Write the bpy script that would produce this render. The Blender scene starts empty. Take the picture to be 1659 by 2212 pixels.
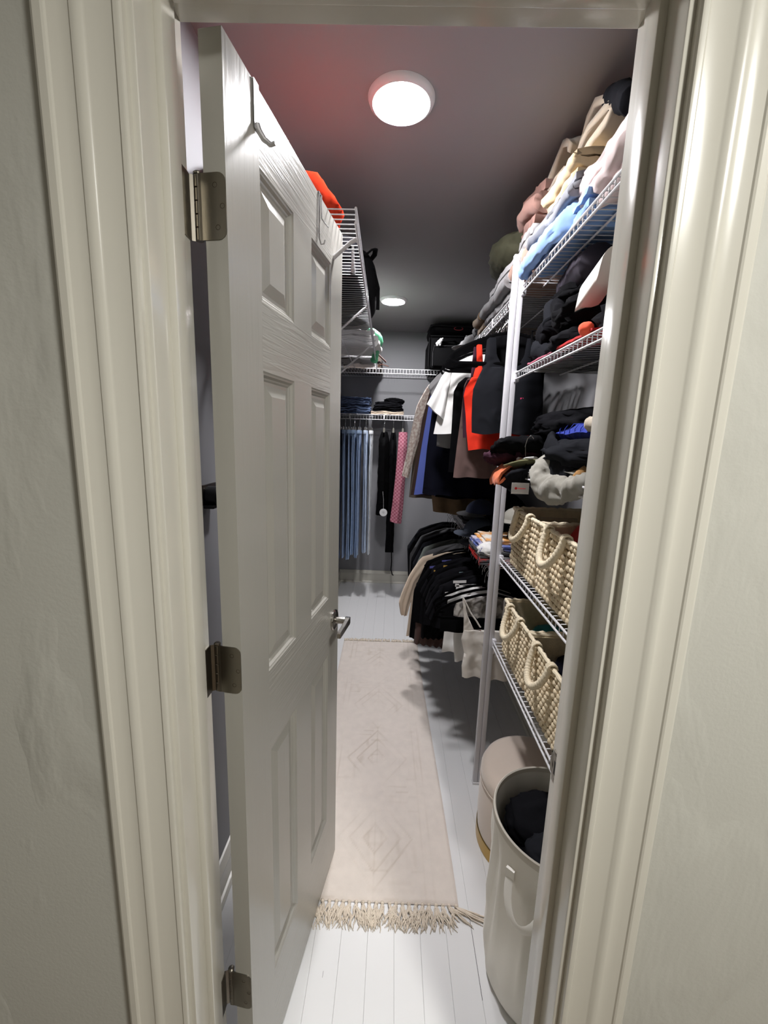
import bpy, bmesh, math, random
from mathutils import Vector, Matrix, noise
S = bpy.context.scene
COL = S.collection
PI = math.pi

# ---------------------------------------------------------------- camera
cam_d = bpy.data.cameras.new('camera')
cam_d.sensor_fit = 'VERTICAL'; cam_d.sensor_height = 24.0
cam_d.lens = 910.98 / 2212 * 24.0
cam_d.clip_start = 0.02; cam_d.clip_end = 50
cam = bpy.data.objects.new('camera', cam_d); COL.objects.link(cam)
PITCH, YAW, ROLL = 0.1807, -0.0179, 0.0319
fw = Vector((math.sin(YAW)*math.cos(PITCH), math.cos(YAW)*math.cos(PITCH), -math.sin(PITCH)))
rt = Vector((math.cos(YAW), -math.sin(YAW), 0)); up = rt.cross(fw)
r2 = rt*math.cos(ROLL) + up*math.sin(ROLL); u2 = up*math.cos(ROLL) - rt*math.sin(ROLL)
m = Matrix((r2, u2, -fw)).transposed().to_4x4(); m.translation = Vector((0.3127, -0.5652, 1.5017))
cam.matrix_world = m
S.camera = cam

# ---------------------------------------------------------------- world, lamps, exposure
W = bpy.data.worlds.new('world'); S.world = W; W.use_nodes = True
W.node_tree.nodes['Background'].inputs[0].default_value = (0.5, 0.5, 0.52, 1)
W.node_tree.nodes['Background'].inputs[1].default_value = 0.02
CLOSET_COLOUR, CLOSET_POWER = (0.99, 0.975, 1.0), 27.0      # the two round ceiling lights
HALL_COLOUR, HALL_POWER = (1.0, 0.985, 0.935), 49.0           # the round ceiling light of the hall behind the camera
vs = S.view_settings
vs.view_transform = 'Standard'; vs.look = 'None'; vs.gamma = 1.0; vs.use_curve_mapping = False
vs.exposure = 0.0
S.cycles.use_denoising = True
S.cycles.max_bounces = 10; S.cycles.diffuse_bounces = 6; S.cycles.glossy_bounces = 4
S.cycles.sample_clamp_indirect = 6.0

# ---------------------------------------------------------------- helpers
def lin(c):
    c = c / 255.0
    return c / 12.92 if c <= 0.04045 else ((c + 0.055) / 1.055) ** 2.4
def rgb(r, g, b): return (lin(r), lin(g), lin(b), 1.0)

MATS = {}
def M(name, col, rough=0.6, metal=0.0, spec=0.5, var=0.0, vscale=8.0, bump=None, sheen=0.0, emit=None, stretch=None):
    if name in MATS: return MATS[name]
    mt = bpy.data.materials.new(name); mt.use_nodes = True
    nt = mt.node_tree; b = nt.nodes['Principled BSDF']
    b.inputs['Base Color'].default_value = rgb(*col)
    b.inputs['Roughness'].default_value = rough; b.inputs['Metallic'].default_value = metal
    b.inputs['Specular IOR Level'].default_value = spec
    if sheen: b.inputs['Sheen Weight'].default_value = sheen; b.inputs['Sheen Roughness'].default_value = 0.6
    tc = nt.nodes.new('ShaderNodeTexCoord'); mp = nt.nodes.new('ShaderNodeMapping')
    nt.links.new(tc.outputs['Object'], mp.inputs['Vector'])
    if stretch: mp.inputs['Scale'].default_value = stretch
    if var:
        n = nt.nodes.new('ShaderNodeTexNoise'); n.inputs['Scale'].default_value = vscale; n.inputs['Detail'].default_value = 5
        nt.links.new(mp.outputs[0], n.inputs['Vector'])
        mx = nt.nodes.new('ShaderNodeMix'); mx.data_type = 'RGBA'; mx.blend_type = 'MIX'
        c = rgb(*col)
        mx.inputs['A'].default_value = tuple(max(0, v*(1-var)) for v in c[:3]) + (1,)
        mx.inputs['B'].default_value = tuple(min(1, v*(1+var)) for v in c[:3]) + (1,)
        nt.links.new(n.outputs['Fac'], mx.inputs['Factor']); nt.links.new(mx.outputs['Result'], b.inputs['Base Color'])
    if bump:
        sc, st, ds = bump
        n2 = nt.nodes.new('ShaderNodeTexNoise'); n2.inputs['Scale'].default_value = sc; n2.inputs['Detail'].default_value = 4
        nt.links.new(mp.outputs[0], n2.inputs['Vector'])
        bp = nt.nodes.new('ShaderNodeBump'); bp.inputs['Strength'].default_value = st; bp.inputs['Distance'].default_value = ds
        nt.links.new(n2.outputs['Fac'], bp.inputs['Height']); nt.links.new(bp.outputs[0], b.inputs['Normal'])
    if emit:
        b.inputs['Emission Color'].default_value = (*emit[0], 1); b.inputs['Emission Strength'].default_value = emit[1]
    MATS[name] = mt
    return mt
def cloth(name, col, var=0.12, rough=0.92, bs=900, bst=0.25, sheen=0.08, wr=0.6):
    mt = M('cloth_'+name, col, rough, 0, 0.15 if max(col) > 40 else 0.06, var, 14, (bs, bst, 0.0006), sheen if max(col) > 70 else 0)
    if wr and not mt.get('wr'):
        mt['wr'] = 1; nt = mt.node_tree; bp = [q for q in nt.nodes if q.type == 'BUMP'][0]; mp = [q for q in nt.nodes if q.type == 'MAPPING'][0]
        n = nt.nodes.new('ShaderNodeTexNoise'); n.noise_type = 'RIDGED_MULTIFRACTAL'; n.inputs['Scale'].default_value = 11; n.inputs['Detail'].default_value = 3; n.inputs['Distortion'].default_value = 1.1
        nt.links.new(mp.outputs[0], n.inputs['Vector'])
        b2 = nt.nodes.new('ShaderNodeBump'); b2.inputs['Strength'].default_value = wr; b2.inputs['Distance'].default_value = 0.012
        nt.links.new(n.outputs['Fac'], b2.inputs['Height']); nt.links.new(b2.outputs[0], bp.inputs['Normal'])
    return mt

class MB:
    """collects geometry in world coordinates, builds ONE mesh object"""
    def __init__(s): s.v = []; s.f = []; s.mi = []; s.m = 0
    def add(s, verts, faces):
        o = len(s.v); s.v += [tuple(p) for p in verts]
        s.f += [tuple(i+o for i in f) for f in faces]; s.mi += [s.m]*len(faces)
        return s
    def box(s, x0, x1, y0, y1, z0, z1, bev=0.0):
        if bev <= 0:
            v = [(x, y, z) for x in (x0, x1) for y in (y0, y1) for z in (z0, z1)]
            return s.add(v, [(0,1,3,2),(4,6,7,5),(0,4,5,1),(2,3,7,6),(0,2,6,4),(1,5,7,3)])
        bm = bmesh.new(); bmesh.ops.create_cube(bm, size=1.0)
        for p in bm.verts: p.co = Vector(((x0+x1)/2+p.co.x*(x1-x0), (y0+y1)/2+p.co.y*(y1-y0), (z0+z1)/2+p.co.z*(z1-z0)))
        bmesh.ops.bevel(bm, geom=bm.edges[:], offset=bev, segments=2, affect='EDGES', profile=0.5)
        return s.bm(bm)
    def bm(s, bm, mat=None):
        bm.verts.index_update()
        v = [(mat @ p.co) if mat else p.co.copy() for p in bm.verts]; f = [[q.index for q in fc.verts] for fc in bm.faces]
        bm.free(); return s.add(v, f)
    def tube(s, pts, r, n=6, flat=None, closed=False, cap=True, up=(0.13, 0.21, 1)):
        """r: radius or list; flat: (a,b) multipliers in the frame's two axes"""
        P = [Vector(p) for p in pts]; N = len(P); rings = []
        U = Vector(up)
        for i in range(N):
            a = P[(i-1) % N] if (closed or i > 0) else P[i]; b = P[(i+1) % N] if (closed or i < N-1) else P[i]
            t = (b-a).normalized() if (b-a).length > 1e-9 else Vector((0,0,1))
            e = U - t*U.dot(t)
            if e.length < 1e-3: e = Vector((1,0,0)) - t*t.x
            e.normalize(); g = t.cross(e)
            rr = r[i] if isinstance(r, (list, tuple)) else r
            fa, fb = flat if flat else (1, 1)
            rings.append([P[i] + e*(rr*fa*math.cos(2*PI*k/n)) + g*(rr*fb*math.sin(2*PI*k/n)) for k in range(n)])
        V = [q for rg in rings for q in rg]; F = []
        for i in range(N if closed else N-1):
            j = (i+1) % N
            for k in range(n): F.append((i*n+k, i*n+(k+1)%n, j*n+(k+1)%n, j*n+k))
        if cap and not closed: F += [tuple(range(n))[::-1], tuple((N-1)*n+k for k in range(n))]
        return s.add(V, F)
    def lathe(s, prof, c=(0,0,0), n=32, axis='z', disp=None):
        V = []; F = []; L = len(prof)
        for i in range(n):
            a = 2*PI*i/n
            for r, z in prof:
                p = Vector((r*math.cos(a), r*math.sin(a), z))
                if axis == 'x': p = Vector((p.z, p.x, p.y))
                if axis == 'y': p = Vector((p.y, p.z, p.x))
                p += Vector(c)
                if disp: p = disp(p)
                V.append(p)
        for i in range(n):
            j = (i+1) % n
            for k in range(L-1): F.append((i*L+k, j*L+k, j*L+k+1, i*L+k+1))
        return s.add(V, F)
    def loft(s, loops, cap=True):
        n = len(loops[0]); V = [q for l in loops for q in l]; F = []
        for i in range(len(loops)-1):
            for k in range(n): F.append((i*n+k, i*n+(k+1)%n, (i+1)*n+(k+1)%n, (i+1)*n+k))
        if cap: F += [tuple(range(n))[::-1], tuple((len(loops)-1)*n+k for k in range(n))]
        return s.add(V, F)
    def build(s, name, mat, parent=None, smooth=True, label=None, cat=None, group=None, kind=None, angle=None, origin=None):
        me = bpy.data.meshes.new(name)
        if parent is not None:
            O = parent.matrix_world.translation if parent.get('_w') is None else Vector(parent['_w'])
        elif origin is not None: O = Vector(origin)
        else:
            xs = [p[0] for p in s.v]; ys = [p[1] for p in s.v]; zs = [p[2] for p in s.v]
            O = Vector(((min(xs)+max(xs))/2, (min(ys)+max(ys))/2, min(zs)))
        me.from_pydata([tuple(Vector(p)-O) for p in s.v], [], s.f)
        for mm in (mat if isinstance(mat, (list, tuple)) else [mat]): me.materials.append(mm)
        if any(s.mi): me.polygons.foreach_set('material_index', s.mi)
        bm = bmesh.new(); bm.from_mesh(me); bmesh.ops.recalc_face_normals(bm, faces=bm.faces); bm.to_mesh(me); bm.free()
        if smooth:
            me.polygons.foreach_set('use_smooth', [True]*len(me.polygons))
            me.set_sharp_from_angle(angle=math.radians(angle if angle else 40))
        me.update()
        o = bpy.data.objects.new(name, me); COL.objects.link(o)
        if parent is not None:
            o.parent = parent; o['_w'] = tuple(O)
        else: o.location = O; o['_w'] = tuple(O)
        tag(o, label, cat, group, kind)
        return o
def tag(o, label=None, cat=None, group=None, kind=None):
    if label: o['label'] = label
    if cat: o['category'] = cat
    if group: o['group'] = group
    if kind: o['kind'] = kind
    return o
def thing(name, loc, label, cat, group=None, kind=None):
    o = bpy.data.objects.new(name, None); o.empty_display_size = 0.05; COL.objects.link(o)
    o.location = loc; o['_w'] = tuple(loc)
    return tag(o, label, cat, group, kind)
def copy_tree(o, loc=None, parent=None, label=None):
    c = o.copy(); COL.objects.link(c); c.parent = parent
    if loc is not None: c.location = loc; c['_w'] = tuple(loc)
    if label: c['label'] = label
    for ch in KIDS(o): copy_tree(ch, parent=c)
    return c
def KIDS(o): return [q for q in bpy.data.objects if q.parent == o]
def nz(p, f, seed=0): return noise.noise(Vector((p[0]*f+seed*7.31, p[1]*f+seed*3.17, p[2]*f-seed*5.77)))
def ridge(p, f, seed=0): return 1.0 - 2.0*abs(nz(p, f, seed))
def lerp(a, b, t): return a+(b-a)*t

# ---- cloth shapes -------------------------------------------------------
def panel(mb, rows, th, yc, axis='X', nx=22, nzr=34, amp=0.012, freq=4.0, seed=0, grow=0.8, flare=None, lean=0.0):
    """a soft hanging sheet: rows are ((a0,z0),(a1,z1)) from top to bottom; axis X = wide along x, thin along y"""
    R = len(rows); loops = []
    rnd = random.Random(seed); ph = rnd.uniform(0, 6.28)
    for j in range(nzr):
        t = j/(nzr-1)*(R-1); i = min(int(t), R-2); q = t-i
        (a0, z0), (a1, z1) = rows[i][0], rows[i][1]; (b0, w0), (b1, w1) = rows[i+1][0], rows[i+1][1]
        l = (lerp(a0, b0, q), lerp(z0, w0, q)); r = (lerp(a1, b1, q), lerp(z1, w1, q))
        d = j/(nzr-1); sc = (1-grow) + grow*d
        loop = []
        for k in range(2*nx):
            side = -1 if k < nx else 1
            u = k/(nx-1) if k < nx else 1-(k-nx)/(nx-1)
            a = lerp(l[0], r[0], u); z = lerp(l[1], r[1], u)
            pr = max(0.0, math.sin(PI*u))**0.45
            T = th*(0.55+0.45*min(1, d*4))
            f = amp*sc*(math.sin(2*PI*freq*u*(1+0.15*math.sin(ph)) + ph + 1.6*noise.noise(Vector((a*4, z*2.2, seed))))
                 + 0.9*noise.noise(Vector((a*9, z*5, seed+4.4)))) + 0.35*amp*noise.noise(Vector((a*22, z*20, seed+9.1)))
            zz = z + (0.012*sc*noise.noise(Vector((a*11, seed, 2.2))) if d > 0.9 else 0)
            y = yc + side*T*pr + f + lean*d
            loop.append((a, y, zz) if axis == 'X' else (y, a, zz))
        loops.append(loop)
    V = [q for l in loops for q in l]; n = 2*nx; F = []
    for i in range(nzr-1):
        for k in range(n): F.append((i*n+k, i*n+(k+1) % n, (i+1)*n+(k+1) % n, (i+1)*n+k))
    for base in (0, (nzr-1)*n):
        for k in range(nx-1): F.append((base+k, base+k+1, base+n-2-k, base+n-1-k))
    mb.add(V, F); return mb
def surf_y(rows_y, th, x, z): return rows_y-th

def ribbon(mb, prof, t, length, origin, axis='y', ny=14, amp=0.004, seed=0, slack=0.0, taper=0.0):
    """a thick folded cloth: open 2-D profile (u,z), thickness t, swept along axis"""
    P = [Vector((a, b)) for a, b in prof]; N = len(P); L = []; Rr = []
    for i in range(N):
        d = (P[min(i+1, N-1)]-P[max(i-1, 0)]); d.normalize(); nrm = Vector((-d.y, d.x))
        L.append(P[i]+nrm*t/2); Rr.append(P[i]-nrm*t/2)
    loop = L+Rr[::-1]; n = len(loop); V = []; F = []
    O = Vector(origin)
    for j in range(ny):
        v = (j/(ny-1)-0.5)*length
        e = 1-taper*abs(2*j/(ny-1)-1)**3
        for q in loop:
            p = Vector((q.x*e, v, q.y)) if axis == 'y' else Vector((v, q.x*e, q.y))
            p += O
            d = Vector((nz(p, 9, seed), nz(p, 9, seed+1), nz(p, 9, seed+2)))*amp*1.6 + Vector((nz(p, 30, seed+3), nz(p, 30, seed+4), nz(p, 30, seed+5)))*amp*0.6
            p += d; cr = ridge(p, 13, seed+8)*amp*.75+ridge(p, 31, seed+11)*amp*.35; p.z += cr; p.x += cr*.6*(1 if axis == 'y' else .3); p.z -= slack*(abs(2*j/(ny-1)-1)**2)
            V.append(p)
    for j in range(ny-1):
        for k in range(n): F.append((j*n+k, j*n+(k+1) % n, (j+1)*n+(k+1) % n, (j+1)*n+k))
    for b in (0, (ny-1)*n):
        for k in range(N-1): F.append((b+k, b+k+1, b+n-2-k, b+n-1-k))
    mb.add(V, F); return mb
def serp(w, h, layers, t, seed=0, nu=13):
    """serpentine profile: flat layers joined by round turns, total height about h"""
    rnd = random.Random(seed); pts = []; step = (h-t)/max(1, layers-1); r = step/2
    for i in range(layers):
        z = t/2+i*step; d = 1 if i % 2 == 0 else -1; x0 = -w/2*d; x1 = w/2*d
        x0 += rnd.uniform(-.012, .012); x1 += rnd.uniform(-.012, .012)
        for k in range(nu): pts.append((lerp(x0, x1, k/(nu-1)), z))
        if i < layers-1:
            for a in (-60, -30, 0, 30, 60): pts.append((x1+d*r*math.cos(math.radians(a))*1.0, z+step/2+r*math.sin(math.radians(a))))
    return pts
def folded(name, c, w, d, h, layers, mat, label, cat='clothes', axis='y', seed=0, amp=0.004, group=None, slack=0.0, tf=0.82, mb=None, parent=None):
    """c = centre of the base; folds show at +-u (u = x when axis is y, u = y when axis is x)"""
    m_ = mb or MB()
    t = h/layers*tf
    ribbon(m_, serp(w, h, layers, t, seed), t, d, c, axis, 30, amp, seed, slack)
    if mb: return m_
    return m_.build(name, mat, parent, True, label, cat, group, angle=80)
def blob(name, c, size, mat, label=None, cat='clothes', seed=0, amp=0.35, f=1.0, sub=4, floor=None, group=None, parent=None, mb=None, tilt=0.0, kind=None):
    """crumpled heap of one garment: squashed ball with sharp folds, flat underneath; c = centre of base"""
    bm = bmesh.new(); bmesh.ops.create_icosphere(bm, subdivisions=sub, radius=1.0)
    sx, sy, sz = size; c = Vector(c); V = []
    for p in bm.verts:
        d = p.co.normalized()
        q = Vector((d.x*1.0, d.y*1.0, d.z*1.6))
        a = ridge(q, 1.3*f, seed)*0.45 + ridge(q+Vector((nz(q, 1.1, seed+3), nz(q, 1.2, seed+5), 0))*0.6, 2.7*f, seed+9)*0.33 + ridge(q, 5.5*f, seed+2)*0.16
        k = 1.0+amp*(a-0.25)
        w = Vector((d.x*sx/2*k, d.y*sy/2*k, d.z*sz*0.62*k+sz*0.42))
        if w.z < 0: w.z *= 0.08
        w.z += tilt*w.x
        p.co = w
    m_ = mb or MB(); m_.bm(bm, Matrix.Translation(c))
    if mb: return m_
    return m_.build(name, mat, parent, True, label, cat, group, kind, angle=180)
def form(mb, path, radii, seed=0, amp=0.006, n=20, f=14, up=(0.1, 0.2, 1)):
    """soft tube of cloth through path; radii = (a,b) per point"""
    P = [Vector(p) for p in path]; K = []; Rr = []; N = len(P)
    for i in range(N-1):
        for s_ in range(8):
            t = s_/8; p0, p1, p2, p3 = P[max(i-1, 0)], P[i], P[i+1], P[min(i+2, N-1)]
            K.append(0.5*((2*p1)+(p2-p0)*t+(2*p0-5*p1+4*p2-p3)*t*t+(3*p1-p0-3*p2+p3)*t**3))
            Rr.append((lerp(radii[i][0], radii[i+1][0], t), lerp(radii[i][1], radii[i+1][1], t)))
    K.append(P[-1]); Rr.append(radii[-1]); U = Vector(up); loops = []
    for i in range(len(K)):
        t = (K[min(i+1, len(K)-1)]-K[max(i-1, 0)]).normalized(); e = U-t*U.dot(t)
        if e.length < 1e-3: e = Vector((1, 0, 0))
        e.normalize(); g = t.cross(e); lp = []
        for k in range(n):
            a = 2*PI*k/n; p = K[i]+e*Rr[i][0]*math.cos(a)+g*Rr[i][1]*math.sin(a)
            p += (p-K[i]).normalized()*amp*(nz(p, f, seed)*1.2+ridge(p, f*2.3, seed+2)*0.8+ridge(p, f*5, seed+6)*0.25) if (p-K[i]).length > 1e-6 else Vector()
            lp.append(p)
        loops.append(lp)
    mb.loft(loops); return mb

# ---------------------------------------------------------------- materials of the setting
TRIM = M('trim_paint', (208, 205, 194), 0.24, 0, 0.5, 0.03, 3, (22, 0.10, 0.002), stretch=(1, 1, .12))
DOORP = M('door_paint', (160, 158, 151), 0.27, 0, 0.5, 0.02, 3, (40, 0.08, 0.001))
HALLP = M('hall_wall_paint', (187, 186, 178), 0.55, 0, 0.3, 0.05, 4, None)
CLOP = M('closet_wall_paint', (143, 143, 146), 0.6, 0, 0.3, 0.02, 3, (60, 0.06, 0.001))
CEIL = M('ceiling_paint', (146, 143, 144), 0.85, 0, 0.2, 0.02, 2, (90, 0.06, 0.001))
FLOORP = M('floor_paint', (222, 222, 222), 0.32, 0, 0.4, 0.02, 6, (14, 0.10, 0.001), stretch=(1, .2, 1))
WIREM = M('white_vinyl_wire', (214, 213, 216), 0.35)
POSTM = M('white_powder_coat', (208, 207, 212), 0.4)
NICKEL = M('brushed_nickel', (128, 123, 113), 0.32, 1.0, 0.5, 0.05, 60, (300, 0.05, 0.0004))
CHROME = M('chrome', (215, 215, 218), 0.12, 1.0)
DARK = M('dark_hole', (22, 20, 18), 0.6)
def plaster(mt):
    nt = mt.node_tree; b = nt.nodes['Principled BSDF']
    tc = nt.nodes.new('ShaderNodeTexCoord')
    mp = nt.nodes.new('ShaderNodeMapping'); mp.inputs['Rotation'].default_value = (0, 0.6, 0); mp.inputs['Scale'].default_value = (1.4, 1, 0.55)
    nt.links.new(tc.outputs['Object'], mp.inputs[0])
    n = nt.nodes.new('ShaderNodeTexNoise'); n.inputs['Scale'].default_value = 5; n.inputs['Detail'].default_value = 4; n.inputs['Roughness'].default_value = .45; n.inputs['Distortion'].default_value = 0.3
    nt.links.new(mp.outputs[0], n.inputs['Vector'])
    r = nt.nodes.new('ShaderNodeValToRGB'); r.color_ramp.elements[0].position = .50; r.color_ramp.elements[1].position = .78
    nt.links.new(n.outputs['Fac'], r.inputs[0])
    n3 = nt.nodes.new('ShaderNodeTexNoise'); n3.inputs['Scale'].default_value = 160; nt.links.new(tc.outputs['Object'], n3.inputs['Vector'])
    a = nt.nodes.new('ShaderNodeMath'); a.operation = 'MULTIPLY_ADD'; a.inputs[1].default_value = 0.06
    nt.links.new(n3.outputs['Fac'], a.inputs[0]); nt.links.new(r.outputs[0], a.inputs[2])
    bp = nt.nodes.new('ShaderNodeBump'); bp.inputs['Strength'].default_value = .8; bp.inputs['Distance'].default_value = .007
    nt.links.new(a.outputs[0], bp.inputs['Height']); nt.links.new(bp.outputs[0], b.inputs['Normal'])
plaster(HALLP)
def grain(name, col, horiz):
    mt = M(name, col, 0.27, 0, 0.5)
    nt = mt.node_tree; b = nt.nodes['Principled BSDF']
    tc = nt.nodes.new('ShaderNodeTexCoord'); mp = nt.nodes.new('ShaderNodeMapping')
    mp.inputs['Scale'].default_value = (5, 5, 110) if horiz else (70, 70, 4)
    nt.links.new(tc.outputs['Object'], mp.inputs[0])
    n = nt.nodes.new('ShaderNodeTexNoise'); n.inputs['Scale'].default_value = 1.0; n.inputs['Detail'].default_value = 3; n.inputs['Distortion'].default_value = 1.2
    nt.links.new(mp.outputs[0], n.inputs['Vector'])
    bp = nt.nodes.new('ShaderNodeBump'); bp.inputs['Strength'].default_value = .45 if horiz else .2; bp.inputs['Distance'].default_value = .0022
    nt.links.new(n.outputs['Fac'], bp.inputs['Height']); nt.links.new(bp.outputs[0], b.inputs['Normal'])
    return mt
DGH = grain('door_grain_across', (160, 158, 151), True); DGV = grain('door_grain_along', (160, 158, 151), False)

# ---------------------------------------------------------------- room shell
H = 2.45; YB = 3.60; XL = -0.205; XR = 1.075; OW = 0.621; JY = 0.117; HZ = 2.049
XHL, XHR, YH = -1.55, 2.45, -2.3
def structure(name, mb, mat, label, **k):
    return mb.build(name, mat, None, k.pop('smooth', False), label, k.pop('cat', 'structure'), None, 'structure', **k)
b = MB(); b.box(XHL, -0.018, 0, JY, 0, H); b.box(OW+.018, XHR, 0, JY, 0, H); b.box(-0.018, OW+.018, 0, JY, HZ+.018, H)
structure('wall_front', b, HALLP, 'grey plastered wall around the door opening with trowel marks', cat='wall')
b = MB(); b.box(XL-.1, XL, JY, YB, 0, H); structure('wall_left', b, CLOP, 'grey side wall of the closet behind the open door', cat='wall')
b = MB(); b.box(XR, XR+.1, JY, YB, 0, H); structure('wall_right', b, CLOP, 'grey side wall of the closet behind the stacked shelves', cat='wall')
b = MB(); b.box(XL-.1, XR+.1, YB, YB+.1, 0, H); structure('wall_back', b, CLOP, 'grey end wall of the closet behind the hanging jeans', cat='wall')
b = MB(); b.box(XHL-.1, XHL, YH, 0, 0, H); structure('wall_hall_left', b, HALLP, 'hall side wall outside the picture', cat='wall')
b = MB(); b.box(XHR, XHR+.1, YH, 0, 0, H); structure('wall_hall_right', b, HALLP, 'hall side wall across from the other hall wall', cat='wall')
b = MB(); b.box(XHL-.1, XHR+.1, YH-.1, YH, 0, H); structure('wall_hall_back', b, HALLP, 'hall wall behind the viewer', cat='wall')
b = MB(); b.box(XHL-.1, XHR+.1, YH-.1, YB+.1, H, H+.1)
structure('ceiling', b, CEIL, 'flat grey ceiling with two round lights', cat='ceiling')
b = MB(); b.box(XHL-.1, XHR+.1, YH-.1, YB+.1, -.12, -.018)
fl = structure('floor', b, M('subfloor', (120, 118, 114), .8), 'white painted floor of narrow wooden planks', cat='floor')
b = MB(); b.box(-.0394, .0394, 0, 1, -.018, 0, 0); bm = bmesh.new()
bmesh.ops.create_cube(bm, size=1.0)
for p in bm.verts: p.co = Vector((p.co.x*.0799, p.co.y, p.co.z*.018-.009))
bmesh.ops.bevel(bm, geom=[e for e in bm.edges if all(v.co.z > -.001 for v in e.verts) and abs(e.verts[0].co.y-e.verts[1].co.y) > .5], offset=.0008, segments=1, affect='EDGES')
pm = bpy.data.meshes.new('plank'); bm.to_mesh(pm); bm.free(); pm.materials.append(FLOORP)
fo = Vector(fl['_w'])
def plank(x, y0, y1, me=None):
    o = bpy.data.objects.new('plank', me or pm); COL.objects.link(o); o.parent = fl
    o.location = Vector((x, (y0+y1)/2, 0.0004*math.sin(x*91)))-fo; o.scale = (1, y1-y0, 1)
for k in range(-4, 13):
    x = .085+.0802*k
    if XL-.02 < x < XR+.03: plank(x, -.05, YB)
pm2 = pm.copy(); pm2.materials[0] = M('hall_wood', (104, 82, 62), .45, 0, .4, .15, 9, stretch=(1, .1, 1))
for k in range(-20, 30): plank(.085+.0802*k, YH, -.052, pm2)

b = MB(); b.box(.6056, .6068, .33, .52, -.0005, .00035); b.box(.1648, .1656, .36, .375, -.0005, .00035); b.build('open_joint', DARK, fl, False, label='dark open joint between planks')
# casing, jamb, stop
CW = [(0, 0), (0, .0085), (.0015, .0115), (.004, .0125), (.008, .0125), (.0095, .0105), (.011, .0098), (.04, .0112), (.0425, .0125), (.046, .0155), (.052, .0172), (.0545, .0168), (.0555, .0148),
      (.060, .0142), (.070, .0152), (.079, .0185), (.0805, .0205), (.083, .0218), (.092, .0218), (.0955, .020), (.097, .016), (.097, 0)]
def casing(name, side, label):
    b = MB(); L = []
    x0 = -.008 if side < 0 else OW+.008; zt = HZ+.008
    for z, g in ((-0.0, 0), (zt, 1)):
        L.append([(x0+side*u, -d, z+(u*g)) for u, d in CW])
    b.loft(L); structure(name, b, TRIM, label, cat='trim', smooth=True, angle=25)
casing('trim_1', -1, 'moulded door casing on the hinge side')
casing('trim_2', 1, 'moulded door casing on the latch side')
b = MB(); b.loft([[(-.008-u, -d, HZ+.008+u) for u, d in CW], [(OW+.008+u, -d, HZ+.008+u) for u, d in CW]])
structure('trim_3', b, TRIM, 'moulded head casing above the door opening', cat='trim', smooth=True, angle=25)
b = MB(); b.box(-.018, 0, -.0005, JY+.001, 0, HZ+.018, .002); b.box(OW, OW+.018, -.0005, JY+.001, 0, HZ+.018, .002); b.box(-.001, OW+.001, -.0005, JY+.001, HZ, HZ+.018, .002)
JAMBP = M('jamb_gloss_paint', (208, 205, 194), 0.17, 0, 0.5, 0.03, 3, (22, 0.10, 0.0015), stretch=(1, 1, .12))
jamb = structure('trim_4', b, JAMBP, 'painted door jamb lining the opening', cat='trim', smooth=True, angle=25)
def stop(x0, x1, z0, z1):
    b = MB(); b.box(x0, x1, .043, .079, z0, z1, .0025); b.build('door_stop', JAMBP, jamb, True, angle=25)
stop(-.001, .011, 0, HZ); stop(OW-.011, OW+.001, 0, HZ); stop(.008, OW-.008, HZ-.011, HZ+.001)
# strike plate with curled lip on the latch side
b = MB(); b.box(OW-.0016, OW+.0005, .083, .110, .897, .957, .0006)
b.tube([(OW-.001, .110, .927), (OW-.0015, .118, .927), (OW+.003, .1235, .927)], .0012, 4, (16, 1), up=(0, 0, 1))
sp = b.build('strike_plate', NICKEL, jamb, True, label='nickel strike plate')
b = MB(); b.box(OW-.0020, OW-.0012, .091, .103, .914, .940, 0); b.build('latch_hole', DARK, sp, False)
b = MB()
for z in (.904, .950): b.lathe([(0, -.0008), (.0032, -.0006), (.0038, 0)], (OW-.0018, .097, z), 10, 'x')
b.build('screw', NICKEL, sp)

# baseboards: board, cap bead and shoe
def base(name, p0, p1, nx, ny, label):
    prof = [(0, 0), (.026, 0), (.026, .010), (.020, .017), (.013, .019), (.012, .085), (.015, .088), (.0165, .098), (.013, .106), (.009, .116), (.006, .125), (0, .127)]
    b = MB(); b.loft([[(x+nx*u, y+ny*u, z) for u, z in prof] for x, y in (p0, p1)])
    structure(name, b, TRIM, label, cat='baseboard', smooth=True, angle=30)
base('baseboard_back', (XL, YB), (XR, YB), 0, -1, 'painted baseboard under the hanging jeans')
base('baseboard_left', (XL, JY), (XL, YB), 1, 0, 'painted baseboard behind the open door')
base('baseboard_right', (XR, JY), (XR, YB), -1, 0, 'painted baseboard under the basket shelves')

# ---------------------------------------------------------------- the door, open into the closet
DB, DT, DW, TH = .012, 2.044, .615, .035
ANG = 1.4192; dh = Vector((math.cos(ANG), math.sin(ANG), 0)); dn = Vector((math.sin(ANG), -math.cos(ANG), 0))
dbase = Vector((.0229, .1181, 0))
def D(s, t, z): return dbase+dh*s+dn*t+Vector((0, 0, z))
PAN = [(a0, a1, z0, z1) for (a0, a1) in ((.108, .256), (.362, .510)) for (z0, z1) in ((.245, .838), (1.018, 1.608), (1.724, 1.932))]
door = thing('door_1', tuple(D(DW/2, TH/2, DB)), 'grey-white six-panel door standing open into the closet', 'door', None, 'structure')
b = MB()
ss = [0, .108, .256, .362, .510, DW]; zs = [DB, .245, .838, 1.018, 1.608, 1.724, 1.932, DT]
STEP = [(0, 0), (.003, -.0015), (.006, -.0022), (.010, -.0065), (.013, -.0075), (.016, -.0095), (.0225, -.0095), (.042, -.0035), (.0435, -.0035)]
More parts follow.
